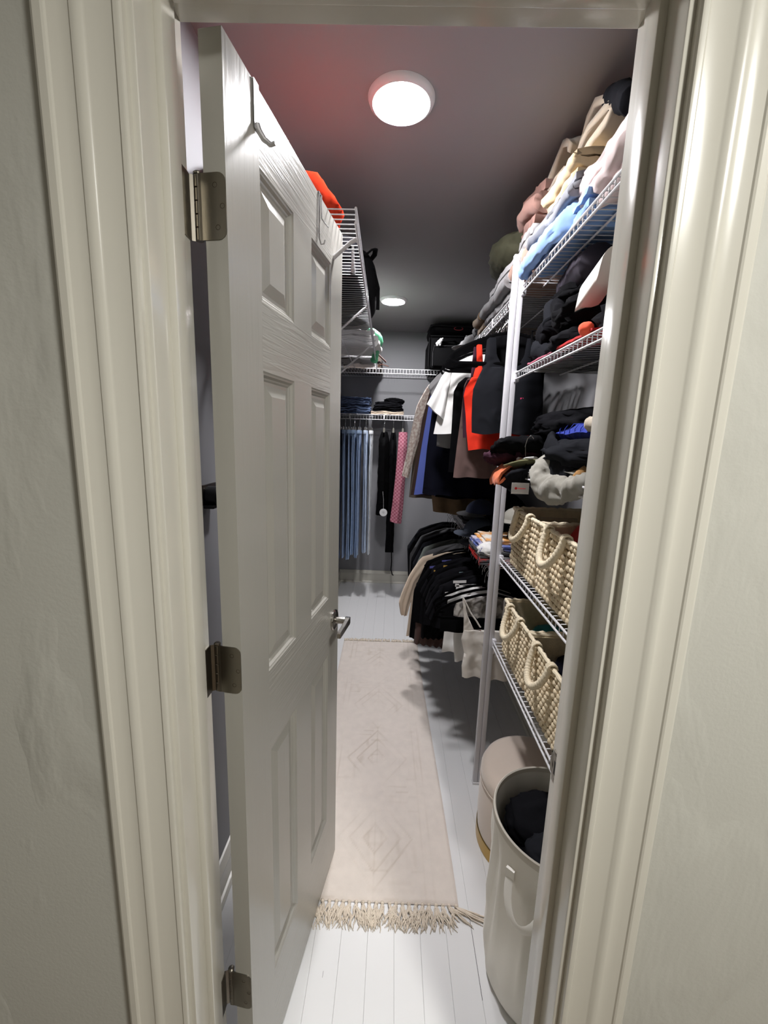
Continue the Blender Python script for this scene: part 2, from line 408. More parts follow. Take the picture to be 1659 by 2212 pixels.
for face, sg in ((TH, 1), (0, -1)):
    for i in range(5):
        for j in range(7):
            s0, s1, z0, z1 = ss[i], ss[i+1], zs[j], zs[j+1]
            if i in (1, 3) and j in (1, 3, 5):
                rings = []
                for off, dp in STEP:
                    rings.append([D(s0+off, face+sg*dp, z0+off), D(s1-off, face+sg*dp, z0+off), D(s1-off, face+sg*dp, z1-off), D(s0+off, face+sg*dp, z1-off)])
                b.m = 2; b.loft(rings, False); n0 = len(b.v)
                b.add(rings[-1], [(0, 1, 2, 3)])
            else:
                b.m = 1 if (j in (0, 2, 4, 6) and 0 < i < 4) else (2 if i in (0, 4) else 0)
                b.add([D(s0, face, z0), D(s1, face, z0), D(s1, face, z1), D(s0, face, z1)], [(0, 1, 2, 3)])
b.m = 0
for q in ([D(0, 0, DB), D(0, TH, DB), D(0, TH, DT), D(0, 0, DT)], [D(DW, 0, DB), D(DW, TH, DB), D(DW, TH, DT), D(DW, 0, DT)],
          [D(0, 0, DB), D(DW, 0, DB), D(DW, TH, DB), D(0, TH, DB)], [D(0, 0, DT), D(DW, 0, DT), D(DW, TH, DT), D(0, TH, DT)]):
    b.add(q, [(0, 1, 2, 3)])
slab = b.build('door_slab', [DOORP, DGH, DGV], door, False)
bm = bmesh.new(); bm.from_mesh(slab.data); bmesh.ops.remove_doubles(bm, verts=bm.verts, dist=1e-5); bmesh.ops.recalc_face_normals(bm, faces=bm.faces); bm.to_mesh(slab.data); bm.free()
md = slab.modifiers.new('edge', 'BEVEL'); md.width = .0018; md.segments = 2; md.limit_method = 'ANGLE'; md.angle_limit = math.radians(60)
# hinges: leaf on the door edge, leaf on the jamb, knuckle with three barrels, screws
PIN = Vector((.0122, .1225, 0))
def leaf_pts(w, h, r=.012):
    P = [(0, -h/2), (w-r, -h/2)] + [(w-r+r*math.sin(a*PI/8), -h/2+r-r*math.cos(a*PI/8)) for a in range(1, 5)]
    P += [(w-r+r*math.cos(a*PI/8), h/2-r+r*math.sin(a*PI/8)) for a in range(0, 4)] + [(w-r, h/2), (0, h/2)]
    return P
def hinge(zc):
    hg = thing('hinge', (PIN.x, PIN.y, zc), None, None); hg.parent = door
    hg.location = Vector((PIN.x, PIN.y, zc))-Vector(door['_w'])
    b = MB(); P = leaf_pts(.0385, .089)   # on the door edge, towards +n
    e0 = D(0, 0, zc)-dn*.004
    for d in (-.0006, .0014): b.add([e0+dn*u-dh*d+Vector((0, 0, w)) for u, w in P], [tuple(range(len(P)))])
    n = len(P); b.f += [(i, (i+1) % n, n+(i+1) % n, n+i) for i in range(n)]; b.mi += [0]*n
    b.box(PIN.x+.001, e0.x+.001, PIN.y-.005, PIN.y-.003, zc-.0445, zc+.0445)
    b.build('leaf', NICKEL, hg, True, angle=30)
    b = MB(); P = leaf_pts(.036, .089)
    for d in (-.0005, .0016): b.add([Vector((d, .119-u, zc+w)) for u, w in P], [tuple(range(n))])
    b.f += [(i, (i+1) % n, n+(i+1) % n, n+i) for i in range(n)]; b.mi += [0]*n
    b.add([(0, .118, zc-.0445), (0, .118, zc+.0445), (PIN.x-.003, PIN.y, zc+.0445), (PIN.x-.003, PIN.y, zc-.0445)], [(0, 1, 2, 3)])
    b.build('leaf', NICKEL, hg, True, angle=30)
    b = MB()
    for k in range(5):
        z0 = zc-.0445+k*.0178; b.lathe([(0, z0+.0004), (.0050, z0+.0004), (.0056, z0+.001), (.0056, z0+.0168), (.0050, z0+.0174), (0, z0+.0174)], (PIN.x, PIN.y, 0), 14)
    b.lathe([(0, zc+.0445), (.0058, zc+.0447), (.0062, zc+.047), (.004, zc+.049), (0, zc+.0495)], (PIN.x, PIN.y, 0), 14)
    b.build('knuckle', CHROME if False else NICKEL, hg, True, angle=35)
    b = MB()
    for u, w in ((.014, .028), (.025, 0), (.017, -.028)):
        c = e0+dn*(u+.008)-dh*.0016+Vector((0, 0, w))
        b.add([c+dn*(.0038*math.cos(a*PI/4))+Vector((0, 0, .0038*math.sin(a*PI/4))) for a in range(8)]+[c+dh*.0012], [(i, (i+1) % 8, 8) for i in range(8)])
    b.build('screw', M('screw_dark', (70, 64, 54), .4, 1.0), hg)
for z in (1.822, 1.082, .3505): hinge(z)
# lever handle
b = MB(); hc = D(.566, TH, .927)
R3 = Matrix((dh, Vector((0, 0, 1)), dn)).transposed().to_4x4()
def onface(bm_, c): return Matrix.Translation(c) @ R3
hd = thing('door_handle', tuple(hc), None, None); hd.parent = door; hd.location = hc-Vector(door['_w']); hd['label'] = 'satin nickel lever handle'
NKL = M('satin_nickel', (176, 172, 166), .22, 1.0)
for side in (1, -1):
    c = D(.566, TH if side > 0 else 0, .927)
    def T(x, y, z): return c+dh*x+Vector((0, 0, y))+dn*(z*side)
    def lathe_n(prof, n=28):
        b = MB(); L = []
        for r, z in prof: L.append([T(r*math.cos(2*PI*i/n), r*math.sin(2*PI*i/n), z) for i in range(n)])
        b.loft(L); return b
    lathe_n([(.0001, 0), (.033, 0), (.033, .004), (.031, .007), (.020, .0105), (.0001, .0105)]).build('rose', NKL, hd, True, angle=30)
    lathe_n([(.0001, .010), (.011, .010), (.011, .048), (.0095, .051), (.0001, .051)], 20).build('neck', NKL, hd, True, angle=30)
    b = MB(); L = []
    for x, w, d0, d1 in ((.012, .010, .036, .052), (0, .0115, .036, .053), (-.02, .0105, .039, .053), (-.06, .0095, .041, .053), (-.098, .0095, .040, .052), (-.104, .008, .041, .051)):
        L.append([T(x, w, d0), T(x, w, d1), T(x, -w, d1), T(x, -w, d0)])
    b.loft(L); o = b.build('lever', NKL, hd, False)
    mm = o.modifiers.new('b', 'BEVEL'); mm.width = .002; mm.segments = 2

# ---------------------------------------------------------------- ceiling lights
def round_light(x, y, r, power, col, label, z=H, group=None):
    t = thing('ceiling_light', (x, y, z-.02), label, 'ceiling light', group)
    b = MB(); b.lathe([(r*.80, -.014), (r*.86, -.017), (r*.96, -.011), (r, -.002), (r, 0), (r*.7, 0), (r*.7, -.012), (r*.80, -.014)], (x, y, z), 64)
    b.build('trim_ring', M('light_trim', (226, 224, 224), .45), t)
    b = MB(); b.lathe([(0, -.0165), (r*.5, -.0165), (r*.82, -.0135), (r*.82, -.006), (0, -.006)], (x, y, z), 64)
    area = PI*(r*.82)**2
    b.build('diffuser', M('diffuser_%d' % int(x*1000), (255, 255, 255), .5, emit=(col, power/(PI*area))), t)
round_light(.30, .835, .096, CLOSET_POWER, CLOSET_COLOUR, 'round flush ceiling light above the open door')
round_light(.274, 2.66, .096, CLOSET_POWER, CLOSET_COLOUR, 'round flush ceiling light at the far end of the closet')
round_light(1.12, -1.12, .17, HALL_POWER, HALL_COLOUR, 'round hall ceiling light behind the viewer')

# ---------------------------------------------------------------- wire shelves
def wire_shelf(name, label, lip_at, back_at, z, y0, y1, axis, lip, single=True, rail=False, skew=0.0, pitch=.0254, group=None, mid=.5):
    """axis 'x': wires run along x from lip_at to back_at and repeat along y; axis 'y': the other way round"""
    def P(u, v, zz):
        return Vector((u+skew*(v-y0), v, zz)) if axis == 'x' else Vector((v, u, zz))
    s = 1 if back_at > lip_at else -1
    t = thing(name, tuple(P((lip_at+back_at)/2, (y0+y1)/2, z)), label, 'wire shelf', group)
    r = .0015; n = int((y1-y0)/pitch)
    def wire_pts(v):
        bz = z-lip+.001
        return [P(lip_at, v, bz), P(lip_at, v, z-.004), P(lip_at+s*.003, v, z-.0008), P(back_at, v, z)]
    if single:
        b = MB(); v0 = y0+pitch/2; b.tube(wire_pts(v0), r, 5)
        w = b.build('wire', WIREM, t, True, angle=180)
        for k in range(1, n):
            o = w.copy(); COL.objects.link(o); o.location = P(lip_at, v0+k*pitch, 0)-P(lip_at, v0, 0)
    else:
        b = MB()
        for k in range(n): b.tube(wire_pts(y0+pitch*(k+.5)), r, 4, cap=False)
        b.build('deck_wires', WIREM, t, True, kind='stuff', angle=180)
    def rod(nm, u, zz, rr): 
        b = MB(); b.tube([P(u, y0, zz), P(u, (y0+y1)/2, zz), P(u, y1, zz)], rr, 8, up=(1, .3, .2)); return b.build(nm, WIREM, t, True)
    rod('lip_rod', lip_at-s*.001, z-.0035, .0032); rod('lip_rod', lip_at-s*.001, z-lip, .0032)
    rod('support_rod', lerp(lip_at, back_at, mid), z-.0045, .0030); rod('support_rod', lerp(lip_at, back_at, .97), z-.0045, .0030)
    if rail:
        k = y0+.12
        while k < y1-.05:
            b = MB(); u0 = lip_at-s*.004
            c = P(u0, k, z-lip/2)
            if axis == 'x': b.box(c.x-.003, c.x+.003, k-.006, k+.006, z-lip, z, .001)
            else: b.box(k-.006, k+.006, c.y-.003, c.y+.003, z-lip, z, .001)
            b.build('rail_hanger', WIREM, t, True); k += .30
    return t
LX = .748
NEAR = 'wire shelves near the door'
zn = (2.037, 1.742, 1.402, 1.046, .690)
nm = ('topmost', 'second down', 'third down', 'fourth down', 'lowest')
on = ('holding blankets', 'holding black leggings', 'holding blue and black clothes', 'holding two baskets above the others', 'holding the lower baskets')
for z, a, o_ in zip(zn, nm, on):
    t = wire_shelf('wire_shelf', 'short white wire shelf by the door, %s, %s' % (a, o_), LX, XR-.004, z, .15, 1.052, 'x', .026, mid=.22 if z > 2 else .5)
    b = MB(); b.box(LX-.004, LX+.012, 1.040, 1.062, z-.036, z+.004, .003); b.build('shelf_clip', POSTM, t, True)
    # the pole's partner bracket
UZ, LZ = 2.037, .985
wire_shelf('wire_shelf', 'long white wire shelf and rail high on the closet side wall', LX, XR-.004, UZ, 1.075, 3.075, 'x', .040, single=False, rail=True)
wire_shelf('wire_shelf', 'long white wire shelf and rail low on the closet side wall', LX, XR-.004, LZ, 1.075, 3.10, 'x', .042, single=False, rail=True)
lt = wire_shelf('wire_shelf', 'white wire shelf with slanting braces above the open door', .199, -.175, 2.046, .575, 3.085, 'x', .036, single=True, skew=-.018)
def brace(y, xl, xw, zw):
    b = MB(); b.tube([(xl+.004, y, 2.000), (xl-.01, y, 1.993), (xw+.012, y, zw+.012), (xw, y, zw-.01)], .0062, 10, (1.2, .8), up=(0, 1, 0)); b.build('brace', WIREM, lt, True)
brace(.64, .193, -.19, 1.68); brace(1.235, .183, -.19, 1.68); brace(1.95, .171, -.19, 1.68)
b = MB()
for y in (.9, 1.6, 2.3, 2.9): b.box(-.205, -.17, y-.008, y+.008, 2.032, 2.050, .003)
b.build('wall_clips', WIREM, lt, True)
wire_shelf('wire_shelf', 'white wire shelf high on the end wall under the black suitcase', 3.10, YB-.004, 2.046, XL+.005, 1.06, 'y', .040, single=False)
wire_shelf('wire_shelf', 'white wire shelf and rail on the end wall above the hanging jeans', 3.20, YB-.004, 1.676, XL+.005, .72, 'y', .044, single=False, rail=True, pitch=.0254)

# the pair of square poles carrying the shelf ends
def pole(x0, zt, label):
    t = thing('shelf_pole', (x0+.010, 1.066, 0), label, 'shelf pole')
    b = MB(); b.box(x0, x0+.0195, 1.056, 1.0755, .004, zt-.022, .0018); b.build('tube', POSTM, t, True)
    b = MB(); b.box(x0-.0006, x0+.0201, 1.0554, 1.0761, zt-.024, zt, .002); b.build('end_cap', M('pole_cap', (226, 225, 228), .45), t, True)
    b = MB(); b.box(x0-.002, x0+.0215, 1.054, 1.0775, 0, .012, .002); b.build('foot', M('pole_cap', (226, 225, 228), .45), t, True)
    b = MB()
    if x0 > .73:
        for z in zn: b.box(x0+.0192, LX+.004 if LX+.004 > x0+.021 else x0+.024, 1.050, 1.060, z-.034, z-.004, .002)
        b.build('socket', POSTM, t, True)
pole(.7335, 2.155, 'white square shelf pole nearer the door shelves, slightly taller of the pair')
pole(.7130, 2.138, 'white square shelf pole on the hanging rail side, slightly shorter of the pair')

# ---------------------------------------------------------------- hooks over the door
def strap_hook():
    s = .098; t = thing('over_door_hook', tuple(D(s, TH, DT)), 'nickel hook strap over the door top near its hinges', 'door hook')
    STEEL = M('hook_steel', (206, 206, 208), .38, 1.0)
    b = MB(); w = .0085; L = []
    for d, z in ((-.0016, DT-.055), (-.0016, DT+.0018), (TH+.0016, DT+.0018), (TH+.0020, DT-.066)):
        L.append([D(s-w, d-.0006, z-.0006), D(s+w, d-.0006, z-.0006), D(s+w, d+.0006, z+.0006), D(s-w, d+.0006, z+.0006)])
    b.loft(L); b.build('strap', STEEL, t, False)
    b = MB(); pts = [D(s, TH+.002, DT-.056), D(s, TH+.005, DT-.066), D(s+.002, TH+.013, DT-.078), D(s+.003, TH+.024, DT-.086), D(s+.003, TH+.032, DT-.084)]
    b.tube(pts, [.005, .0055, .005, .0045, .0045], 10, (1, .6)); b.build('hook', STEEL, t, True)
strap_hook()
def wire_hook():
    s = .416; t = thing('over_door_hook', tuple(D(s, TH, DT)), 'thin wire loop hook over the door top near its latch edge', 'door hook')
    STEEL = M('hook_steel', (206, 206, 208), .38, 1.0)
    b = MB()
    b.tube([D(s-.009, -.002, DT-.04), D(s-.009, -.002, DT+.002), D(s-.009, TH+.002, DT+.002), D(s-.010, TH+.0025, DT-.06), D(s-.010, TH+.003, DT-.095), D(s-.008, TH+.007, DT-.108), D(s-.005, TH+.013, DT-.106), D(s-.004, TH+.015, DT-.098)], .0016, 6)
    b.tube([D(s+.009, -.002, DT-.04), D(s+.009, -.002, DT+.002), D(s+.009, TH+.002, DT+.002), D(s+.009, TH+.0025, DT-.046), D(s+.010, TH+.010, DT-.056), D(s+.011, TH+.018, DT-.064)], .0016, 6)
    b.build('wire', STEEL, t, True)
    b = MB(); b.box(0, 0, 0, 0, 0, 0); b.v = []; b.f = []; b.mi = []
    b.loft([[D(s-.010, d, DT+.0026), D(s+.010, d, DT+.0026), D(s+.010, d, DT+.0034), D(s-.010, d, DT+.0034)] for d in (-.001, TH+.002)])
    b.build('top_plate', STEEL, t, False)
wire_hook()
# dark holder on the closet wall behind the door
t = thing('wall_holder', (XL, .585, 1.32), 'small black round clip holder on the wall behind the door', 'wall holder')
b = MB(); b.box(XL, XL+.006, .555, .645, 1.296, 1.352, .002); b.build('back_plate', M('holder_metal', (92, 88, 80), .35, 1.0), t, True)
b = MB(); b.lathe([(0, 0), (.024, 0), (.026, .004), (.026, .030), (.022, .034), (.018, .034), (.017, .012), (0, .012)], (XL+.006, .583, 1.322), 24, 'x')
b.build('clip', M('black_plastic', (22, 22, 24), .4), t, True)
b = MB(); b.box(XL+.006, XL+.034, .555, .612, 1.288, 1.298, .002); b.build('ledge', M('black_plastic', (22, 22, 24), .4), t, True)
b = MB(); b.box(XL+.0061, XL+.0072, .627, .631, 1.310, 1.336); b.build('keyhole', DARK, t, False)

# ---------------------------------------------------------------- rug
RUGM = M('rug_wool', (220, 210, 201), .95, 0, .1, .10, 26, (420, .5, .002), .2)
rc = {'nl': (.018, .556), 'nr': (.572, .560), 'fr': (.538, 2.325), 'fl': (-.004, 2.312)}
def RP(u, v):
    a = Vector(rc['nl']).lerp(Vector(rc['nr']), u); c = Vector(rc['fl']).lerp(Vector(rc['fr']), u)
    p = a.lerp(c, v); p.x += .006*math.sin(v*5+1)*(u-.2); return p
def carve(u, v):
    x = u*.56; y = v*1.77; h = 0.0
    def line(d, w=.006): return max(0.0, 1-abs(d)/w)
    e = min(u, 1-u)*.56
    h += line(e-.075)*.7+line(e-.105)*.5
    for yc in (.22, .62, 1.02, 1.42):
        dx, dy = abs(x-.28), abs(y-yc)
        d = dx*1.15+dy*.85
        for rr in (.05, .11, .16): h += line(d-rr, .007)*.9
        h += line(max(dx, dy)-.025, .006)*.6
    for yc in (.02, .42, .82, 1.22, 1.62):
        h += line(y-yc+.012*math.copysign(1, math.sin(x*60)), .006)*.8*(1 if e > .07 else 0)
        h += line(abs(y-yc)-.06+.02*math.copysign(1, math.sin(x*38)), .006)*.6*(1 if e > .11 else 0)
    h += line(x-.28, .005)*.4
    wear = noise.noise(Vector((x*6, y*4, 3)))
    h += 1.5*max(0, noise.noise(Vector((x*22, y*13, 8)))-.28)+1.2*max(0, noise.noise(Vector((x*48, y*9, 2)))-.34)
    return h*max(0, .35+1.6*wear)
rug = thing('rug', (.28, 1.44, 0), 'long cream runner rug with carved pattern and fringed ends on the white floor', 'rug')
b = MB(); NU, NV = 96, 250; V = []; F = []
for j in range(NV+1):
    for i in range(NU+1):
        u, v = i/NU, j/NV; p = RP(u, v); e = min(u, 1-u)*.56; ev = min(v, 1-v)*1.77
        z = .0085*min(1, e/.006, )*1.0; z = .002+.0065*min(1, e/.008)*min(1, ev/.008)
        z += -.0028*min(1, carve(u, v)) + .0011*noise.noise(Vector((p.x*34, p.y*34, 0))) + .0008*noise.noise(Vector((p.x*90, p.y*60, 5)))
        V.append((p.x, p.y, max(.0012, z)))
for j in range(NV):
    for i in range(NU): k = j*(NU+1)+i; F.append((k, k+1, k+NU+2, k+NU+1))
b.add(V, F); pile = b.build('pile', RUGM, rug, True, angle=180)
ca = pile.data.attributes.new('carve', 'FLOAT', 'POINT'); ca.data.foreach_set('value', [min(1, carve(i/NU, j/NV)) for j in range(NV+1) for i in range(NU+1)])
nt = RUGM.node_tree; bs_ = nt.nodes['Principled BSDF']; at = nt.nodes.new('ShaderNodeAttribute'); at.attribute_name = 'carve'
mx = nt.nodes.new('ShaderNodeMix'); mx.data_type = 'RGBA'; mx.inputs['B'].default_value = rgb(180, 164, 146)
src = bs_.inputs['Base Color'].links[0].from_socket; nt.links.new(src, mx.inputs['A'])
ml = nt.nodes.new('ShaderNodeMath'); ml.operation = 'MULTIPLY'; ml.inputs[1].default_value = .55
nt.links.new(at.outputs['Fac'], ml.inputs[0]); nt.links.new(ml.outputs[0], mx.inputs['Factor']); nt.links.new(mx.outputs['Result'], bs_.inputs['Base Color'])
rnd = random.Random(5)
FR = M('rug_fringe', (218, 206, 190), .95, 0, .1, .16, 60)
b = MB()
for k in range(26):                       # thick knotted tassels on the near end
    u = (k+.5)/26; p = RP(u, 0.0)
    b.lathe([(0, .004), (.0055, .0035), (.0065, 0), (.0045, -.004), (0, -.005)], (p.x+rnd.uniform(-.002, .002), p.y-.004, .0062), 7, 'y')
    spread = rnd.uniform(-.012, .012)
    for q in range(15):
        L = rnd.uniform(.040, .078); a = spread+rnd.uniform(-.022, .022); pts = []; ph = rnd.uniform(0, 6)
        if k >= 24: a += .050*(k-23)*.6; 
        for s_ in range(7):
            f_ = s_/6
            pts.append((p.x+a*f_**1.2*1.4+.0035*math.sin(f_*11+ph), p.y-.006-L*f_+(.02*f_ if k >= 24 else 0), .0065+.004*math.sin(f_*3.1+.3)*rnd.uniform(.3, 1.1)-.0045*f_))
        b.tube(pts, [.0018, .0021, .0020, .0019, .0018, .0016, .0008], 4)
b.build('fringe', FR, rug, True, kind='stuff', angle=180)
b = MB()
for k in range(44):
    u = (k+.5)/44; p = RP(u, 1.0)
    for q in range(3):
        L = rnd.uniform(.03, .055); a = rnd.uniform(-.018, .018)
        b.tube([(p.x+a*f_, p.y+L*f_, .006-.003*f_+.002*math.sin(f_*5)) for f_ in (0, .35, .7, 1)], [.0042, .0038, .003, .0016], 4)
b.build('fringe', FR, rug, True, kind='stuff', angle=180)

# ---------------------------------------------------------------- pouf and hamper
t = thing('ottoman', (.868, .805, 0), 'round beige velvet ottoman with gold base behind the hamper', 'ottoman')
VEL = M('beige_velvet', (206, 191, 177), .8, 0, .2, .05, 10, (500, .1, .0006), .5)
b = MB(); R0 = .186; ph = .325
b.lathe([(0, ph), (R0*.55, ph-.001), (R0*.85, ph-.006), (R0*.95, ph-.016), (R0, ph-.036), (R0+.001, ph-.062), (R0-.001, ph-.066)], (.868, .805, 0), 64); b.build('seat', VEL, t, True, angle=60)
b = MB(); b.lathe([(R0-.001, ph-.064), (R0+.002, ph-.067), (R0+.002, ph-.071), (R0-.001, ph-.073)], (.868, .805, 0), 64); b.build('piping', VEL, t, True)
b = MB(); b.lathe([(R0-.002, ph-.072), (R0+.001, .22), (R0+.002, .13), (R0-.002, .052)], (.868, .805, 0), 64); b.build('body', VEL, t, True)
b = MB(); b.lathe([(R0-.001, .052), (R0+.0015, .050), (R0+.0015, .002), (R0-.002, 0), (0, 0)], (.868, .805, 0), 64)
b.build('base_ring', M('brushed_gold', (188, 156, 92), .3, 1.0), t, True, label='gold base ring')

hc_ = (.787, .402); HR, HH = .168, .522
t = thing('laundry_hamper', (hc_[0], hc_[1], 0), 'tall cream canvas laundry hamper full of black clothes', 'hamper')
CAN = M('cream_canvas', (238, 234, 225), .85, 0, .2, .03, 12, (700, .15, .0008), .1)
def wob(p):
    d = Vector((p.x-hc_[0], p.y-hc_[1], 0)); a = math.atan2(d.y, d.x)
    k = .015*noise.noise(Vector((math.cos(a)*1.8, math.sin(a)*1.8, p.z*3.5)))+.015*(ridge(Vector((math.cos(a)*2.6+p.z*1.2, math.sin(a)*2.6, p.z*1.3)), 1.5, 4)-.6)
    k *= min(1, p.z/.06)*min(1, max(0, (HH-p.z)/.12)); return p+d.normalized()*k if d.length > .02 else p
b = MB(); zz = [i/26*(HH-.012) for i in range(27)]
prof = [(0, .001), (.10, .001), (.146, .001), (.156, .006)]+[(lerp(.159, HR, z/HH), z) for z in zz if z > .012]
b.lathe(prof, (hc_[0], hc_[1], 0), 80, disp=wob)
b.lathe([(HR-.004, HH-.012)]+[(lerp(.159, HR, z/HH)-.004, z) for z in zz[::-1] if z > .1]+[(0, .10)], (hc_[0], hc_[1], 0), 80, disp=wob); b.build('bag', CAN, t, True, angle=80)
b = MB(); b.lathe([(HR-.005, HH-.012), (HR-.004, HH), (HR-.001, HH+.003), (HR+.002, HH), (HR+.003, HH-.016), (HR+.0005, HH-.020)], (hc_[0], hc_[1], 0), 80); b.build('rim', M('canvas_trim', (205, 199, 187), .8, bump=(700, .15, .0008)), t, True)
# strap handle on the side towards the door
an = math.radians(227); dr = Vector((math.cos(an), math.sin(an), 0)); tg = Vector((-math.sin(an), math.cos(an), 0)); c = Vector((hc_[0], hc_[1], 0))+dr*(HR-.004)
b = MB(); pts = []
for k in range(13):
    f_ = k/12; a = PI*f_
    pts.append(c+tg*(.046*math.cos(a))+Vector((0, 0, .435-.080*math.sin(a)))+dr*(.005+.034*math.sin(a)))
b.tube(pts, .0105, 8, (.16, 1.0), up=tuple(dr)); b.build('handle', M('canvas_trim2', (246, 243, 236), .8), t, True)
for s_ in (-1, 1):
    b = MB(); q = c+tg*(.046*s_)+dr*.004; b.loft([[q+tg*x+Vector((0, 0, z))+dr*d for x, z in ((-.011, .425), (.011, .425), (.011, .455), (-.011, .455))] for d in (-.004, .0035)])
    b.build('handle_tab', M('canvas_trim2', (246, 243, 236), .8), t, False)

# ---------------------------------------------------------------- woven baskets
ROPE = M('cotton_rope', (224, 208, 178), .9, 0, .15, .2, 60, (420, .6, .0015))
ROPE2 = M('cotton_rope_light', (230, 217, 190), .9, 0, .15, .14, 60, (420, .5, .0012))
def stitches(b, P, w, h, rows, per, seed):
    """rope weave on a w x h wall; P(u,v,d) -> point, d outwards"""
    rnd = random.Random(seed); dw = w/per; dh_ = h/rows
    for j in range(rows):
        for i in range(per+1):
            u = (i+(.5 if j % 2 else 0))*dw; v = (j+.5)*dh_
            if u < dw*.3 or u > w-dw*.3: continue
            L = dw*.78; tl = math.radians(32+rnd.uniform(-9, 9))*(1 if True else -1); r_ = dh_*.40*rnd.uniform(.9, 1.1)
            rings = []
            for f_, rr, d in ((-1, .15, .0), (-.55, .9, .0028), (0, 1.05, .0046), (.55, .9, .0028), (1, .15, .0)):
                cu = u+L*f_*math.cos(tl)*.72; cv = v-L*f_*math.sin(tl)*.5
                rings.append([P(cu+math.sin(tl)*r_*rr*math.cos(a)*.6, cv+r_*rr*math.cos(a), d+r_*rr*.75*math.sin(a)) for a in (0, PI/3, 2*PI/3, PI, 1.5*PI)])
            b.loft(rings, True)
def basket_proto(x0, x1, y0, y1, z0, h, label):
    t = thing('storage_basket', ((x0+x1)/2, (y0+y1)/2, z0), label, 'basket', 'woven rope baskets on the lower wire shelves')
    inset = .008
    walls = [('front_wall', lambda u, v, d: Vector((x0-d+.004, y1-u, z0+v)), y1-y0, 12), ('back_wall', lambda u, v, d: Vector((x1-.006-d, y1-u, z0+v)), y1-y0, 12),
             ('side_wall', lambda u, v, d: Vector((x0+u, y0-d+.004, z0+v)), x1-x0, 10), ('side_wall', lambda u, v, d: Vector((x0+u, y1+d-.004, z0+v)), x1-x0, 12)]
    for k, (n_, P, w, per) in enumerate(walls):
        b = MB(); th = .004
        b.loft([[P(0, 0, -.001-th*q), P(w, 0, -.001-th*q), P(w, h-.004, -.001-th*q), P(0, h-.004, -.001-th*q)] for q in (0, 1)])
        stitches(b, P, w, h-.004, 11 if k == 0 else 10, per, k)
        b.build(n_, ROPE, t, True, kind='stuff', angle=60)
    b = MB(); b.box(x0+.004, x1-.004, y0+.004, y1-.004, z0+.001, z0+.006); b.build('bottom', ROPE, t, False)
    b = MB(); rr = []; pts = []
    cor = [(x0, y0), (x0, y1), (x1, y1), (x1, y0)]
    for q in range(4):
        a, c = Vector(cor[q]), Vector(cor[(q+1) % 4])
        for k in range(24):
            p = a.lerp(c, k/24); pts.append((p.x, p.y, z0+h+.0015*math.sin(k*2.1+q))); rr.append(.0062+.0011*math.sin(k*2.6))
    b.tube(pts, rr, 8, closed=True); b.build('rim', ROPE2, t, True)
    yc = (y0+y1)/2
    b = MB(); pts = []; rr = []; N = 72
    for k in range(N+1):
        f_ = k/N; a = PI*f_
        pts.append((x0-.008-.030*math.sin(a), yc+.060*math.cos(a), z0+h+.004-.088*math.sin(a)**.85)); rr.append(.0098+.0012*math.sin(k*2.2))
    b.tube(pts, rr, 10, up=(0, 0, 1)); b.build('handle', ROPE2, t, True, angle=180)
    b = MB()
    for s_ in (-1, 1):
        for k in range(3): b.tube([(x0-.003+.013*math.cos(a), yc+.060*s_+(k-1)*.006, z0+h+.013*math.sin(a)) for a in [i*PI/5 for i in range(10)]], .0034, 6, closed=True, up=(0, 1, 0))
    b.build('handle_knot', ROPE2, t, True, angle=180)
    return t
bz = (zn[3]+.002, zn[4]+.002)
bk = basket_proto(.762, 1.030, .694, .968, bz[0], .205, 'woven cream rope basket on the upper basket shelf, nearer the shelf poles')
o0 = Vector(bk['_w'])
copy_tree(bk, o0+Vector((0, -.285, 0)), label='woven cream rope basket with red cloth inside, on the upper basket shelf')
copy_tree(bk, o0+Vector((0, .004, bz[1]-bz[0])), label='woven cream rope basket with a teal bundle inside, on the lowest shelf near the poles')
copy_tree(bk, o0+Vector((0, -.283, bz[1]-bz[0])), label='woven cream rope basket holding dark cloth, on the lowest shelf near the strike plate')

# ---------------------------------------------------------------- cloth colours
BLACK = cloth('black', (11, 11, 13), .2, sheen=.0); BLACK2 = cloth('black_knit', (17, 17, 20), .2, sheen=.02); CHAR = cloth('charcoal', (29, 30, 34), .15, sheen=.02)
NAVY = cloth('navy', (16, 17, 27), .2, sheen=.0); GREY = cloth('grey', (122, 121, 122)); LGREY = cloth('light_grey', (168, 167, 168)); DGREY = cloth('dark_grey', (72, 72, 74))
WHITE = cloth('white', (226, 225, 223), .05); OFFW = cloth('off_white', (214, 208, 200), .06); RED = cloth('orange_red', (232, 52, 28), .08)
BROWN = cloth('mauve_brown', (98, 78, 74)); DBROWN = cloth('dark_brown', (62, 48, 44)); PLUM = cloth('plum', (58, 34, 46)); BLUE = cloth('periwinkle', (84, 98, 168))
TAN = cloth('tan_plush', (120, 98, 74), .2, bs=300, bst=.6); TAUPE = cloth('taupe', (160, 130, 116)); OLIVE = cloth('olive', (62, 62, 48), .35); SHERPA = cloth('sherpa', (166, 152, 134), .14, bs=160, bst=1.0, sheen=.4)
SHERPA2 = cloth('sherpa_cream', (188, 175, 155), .12, bs=160, bst=1.0, sheen=.4); CREAM = cloth('cream', (200, 180, 146)); PINKW = cloth('pale_pink', (212, 196, 194)); LBLUE = cloth('light_denim', (126, 158, 204), .15)
DENIMD = cloth('dark_denim', (74, 88, 118), .25); BEIGE = cloth('beige', (202, 184, 164)); ROYAL = cloth('royal_blue', (42, 58, 148), .12, bs=500, bst=.5); CORAL = cloth('coral', (236, 92, 62), .08)
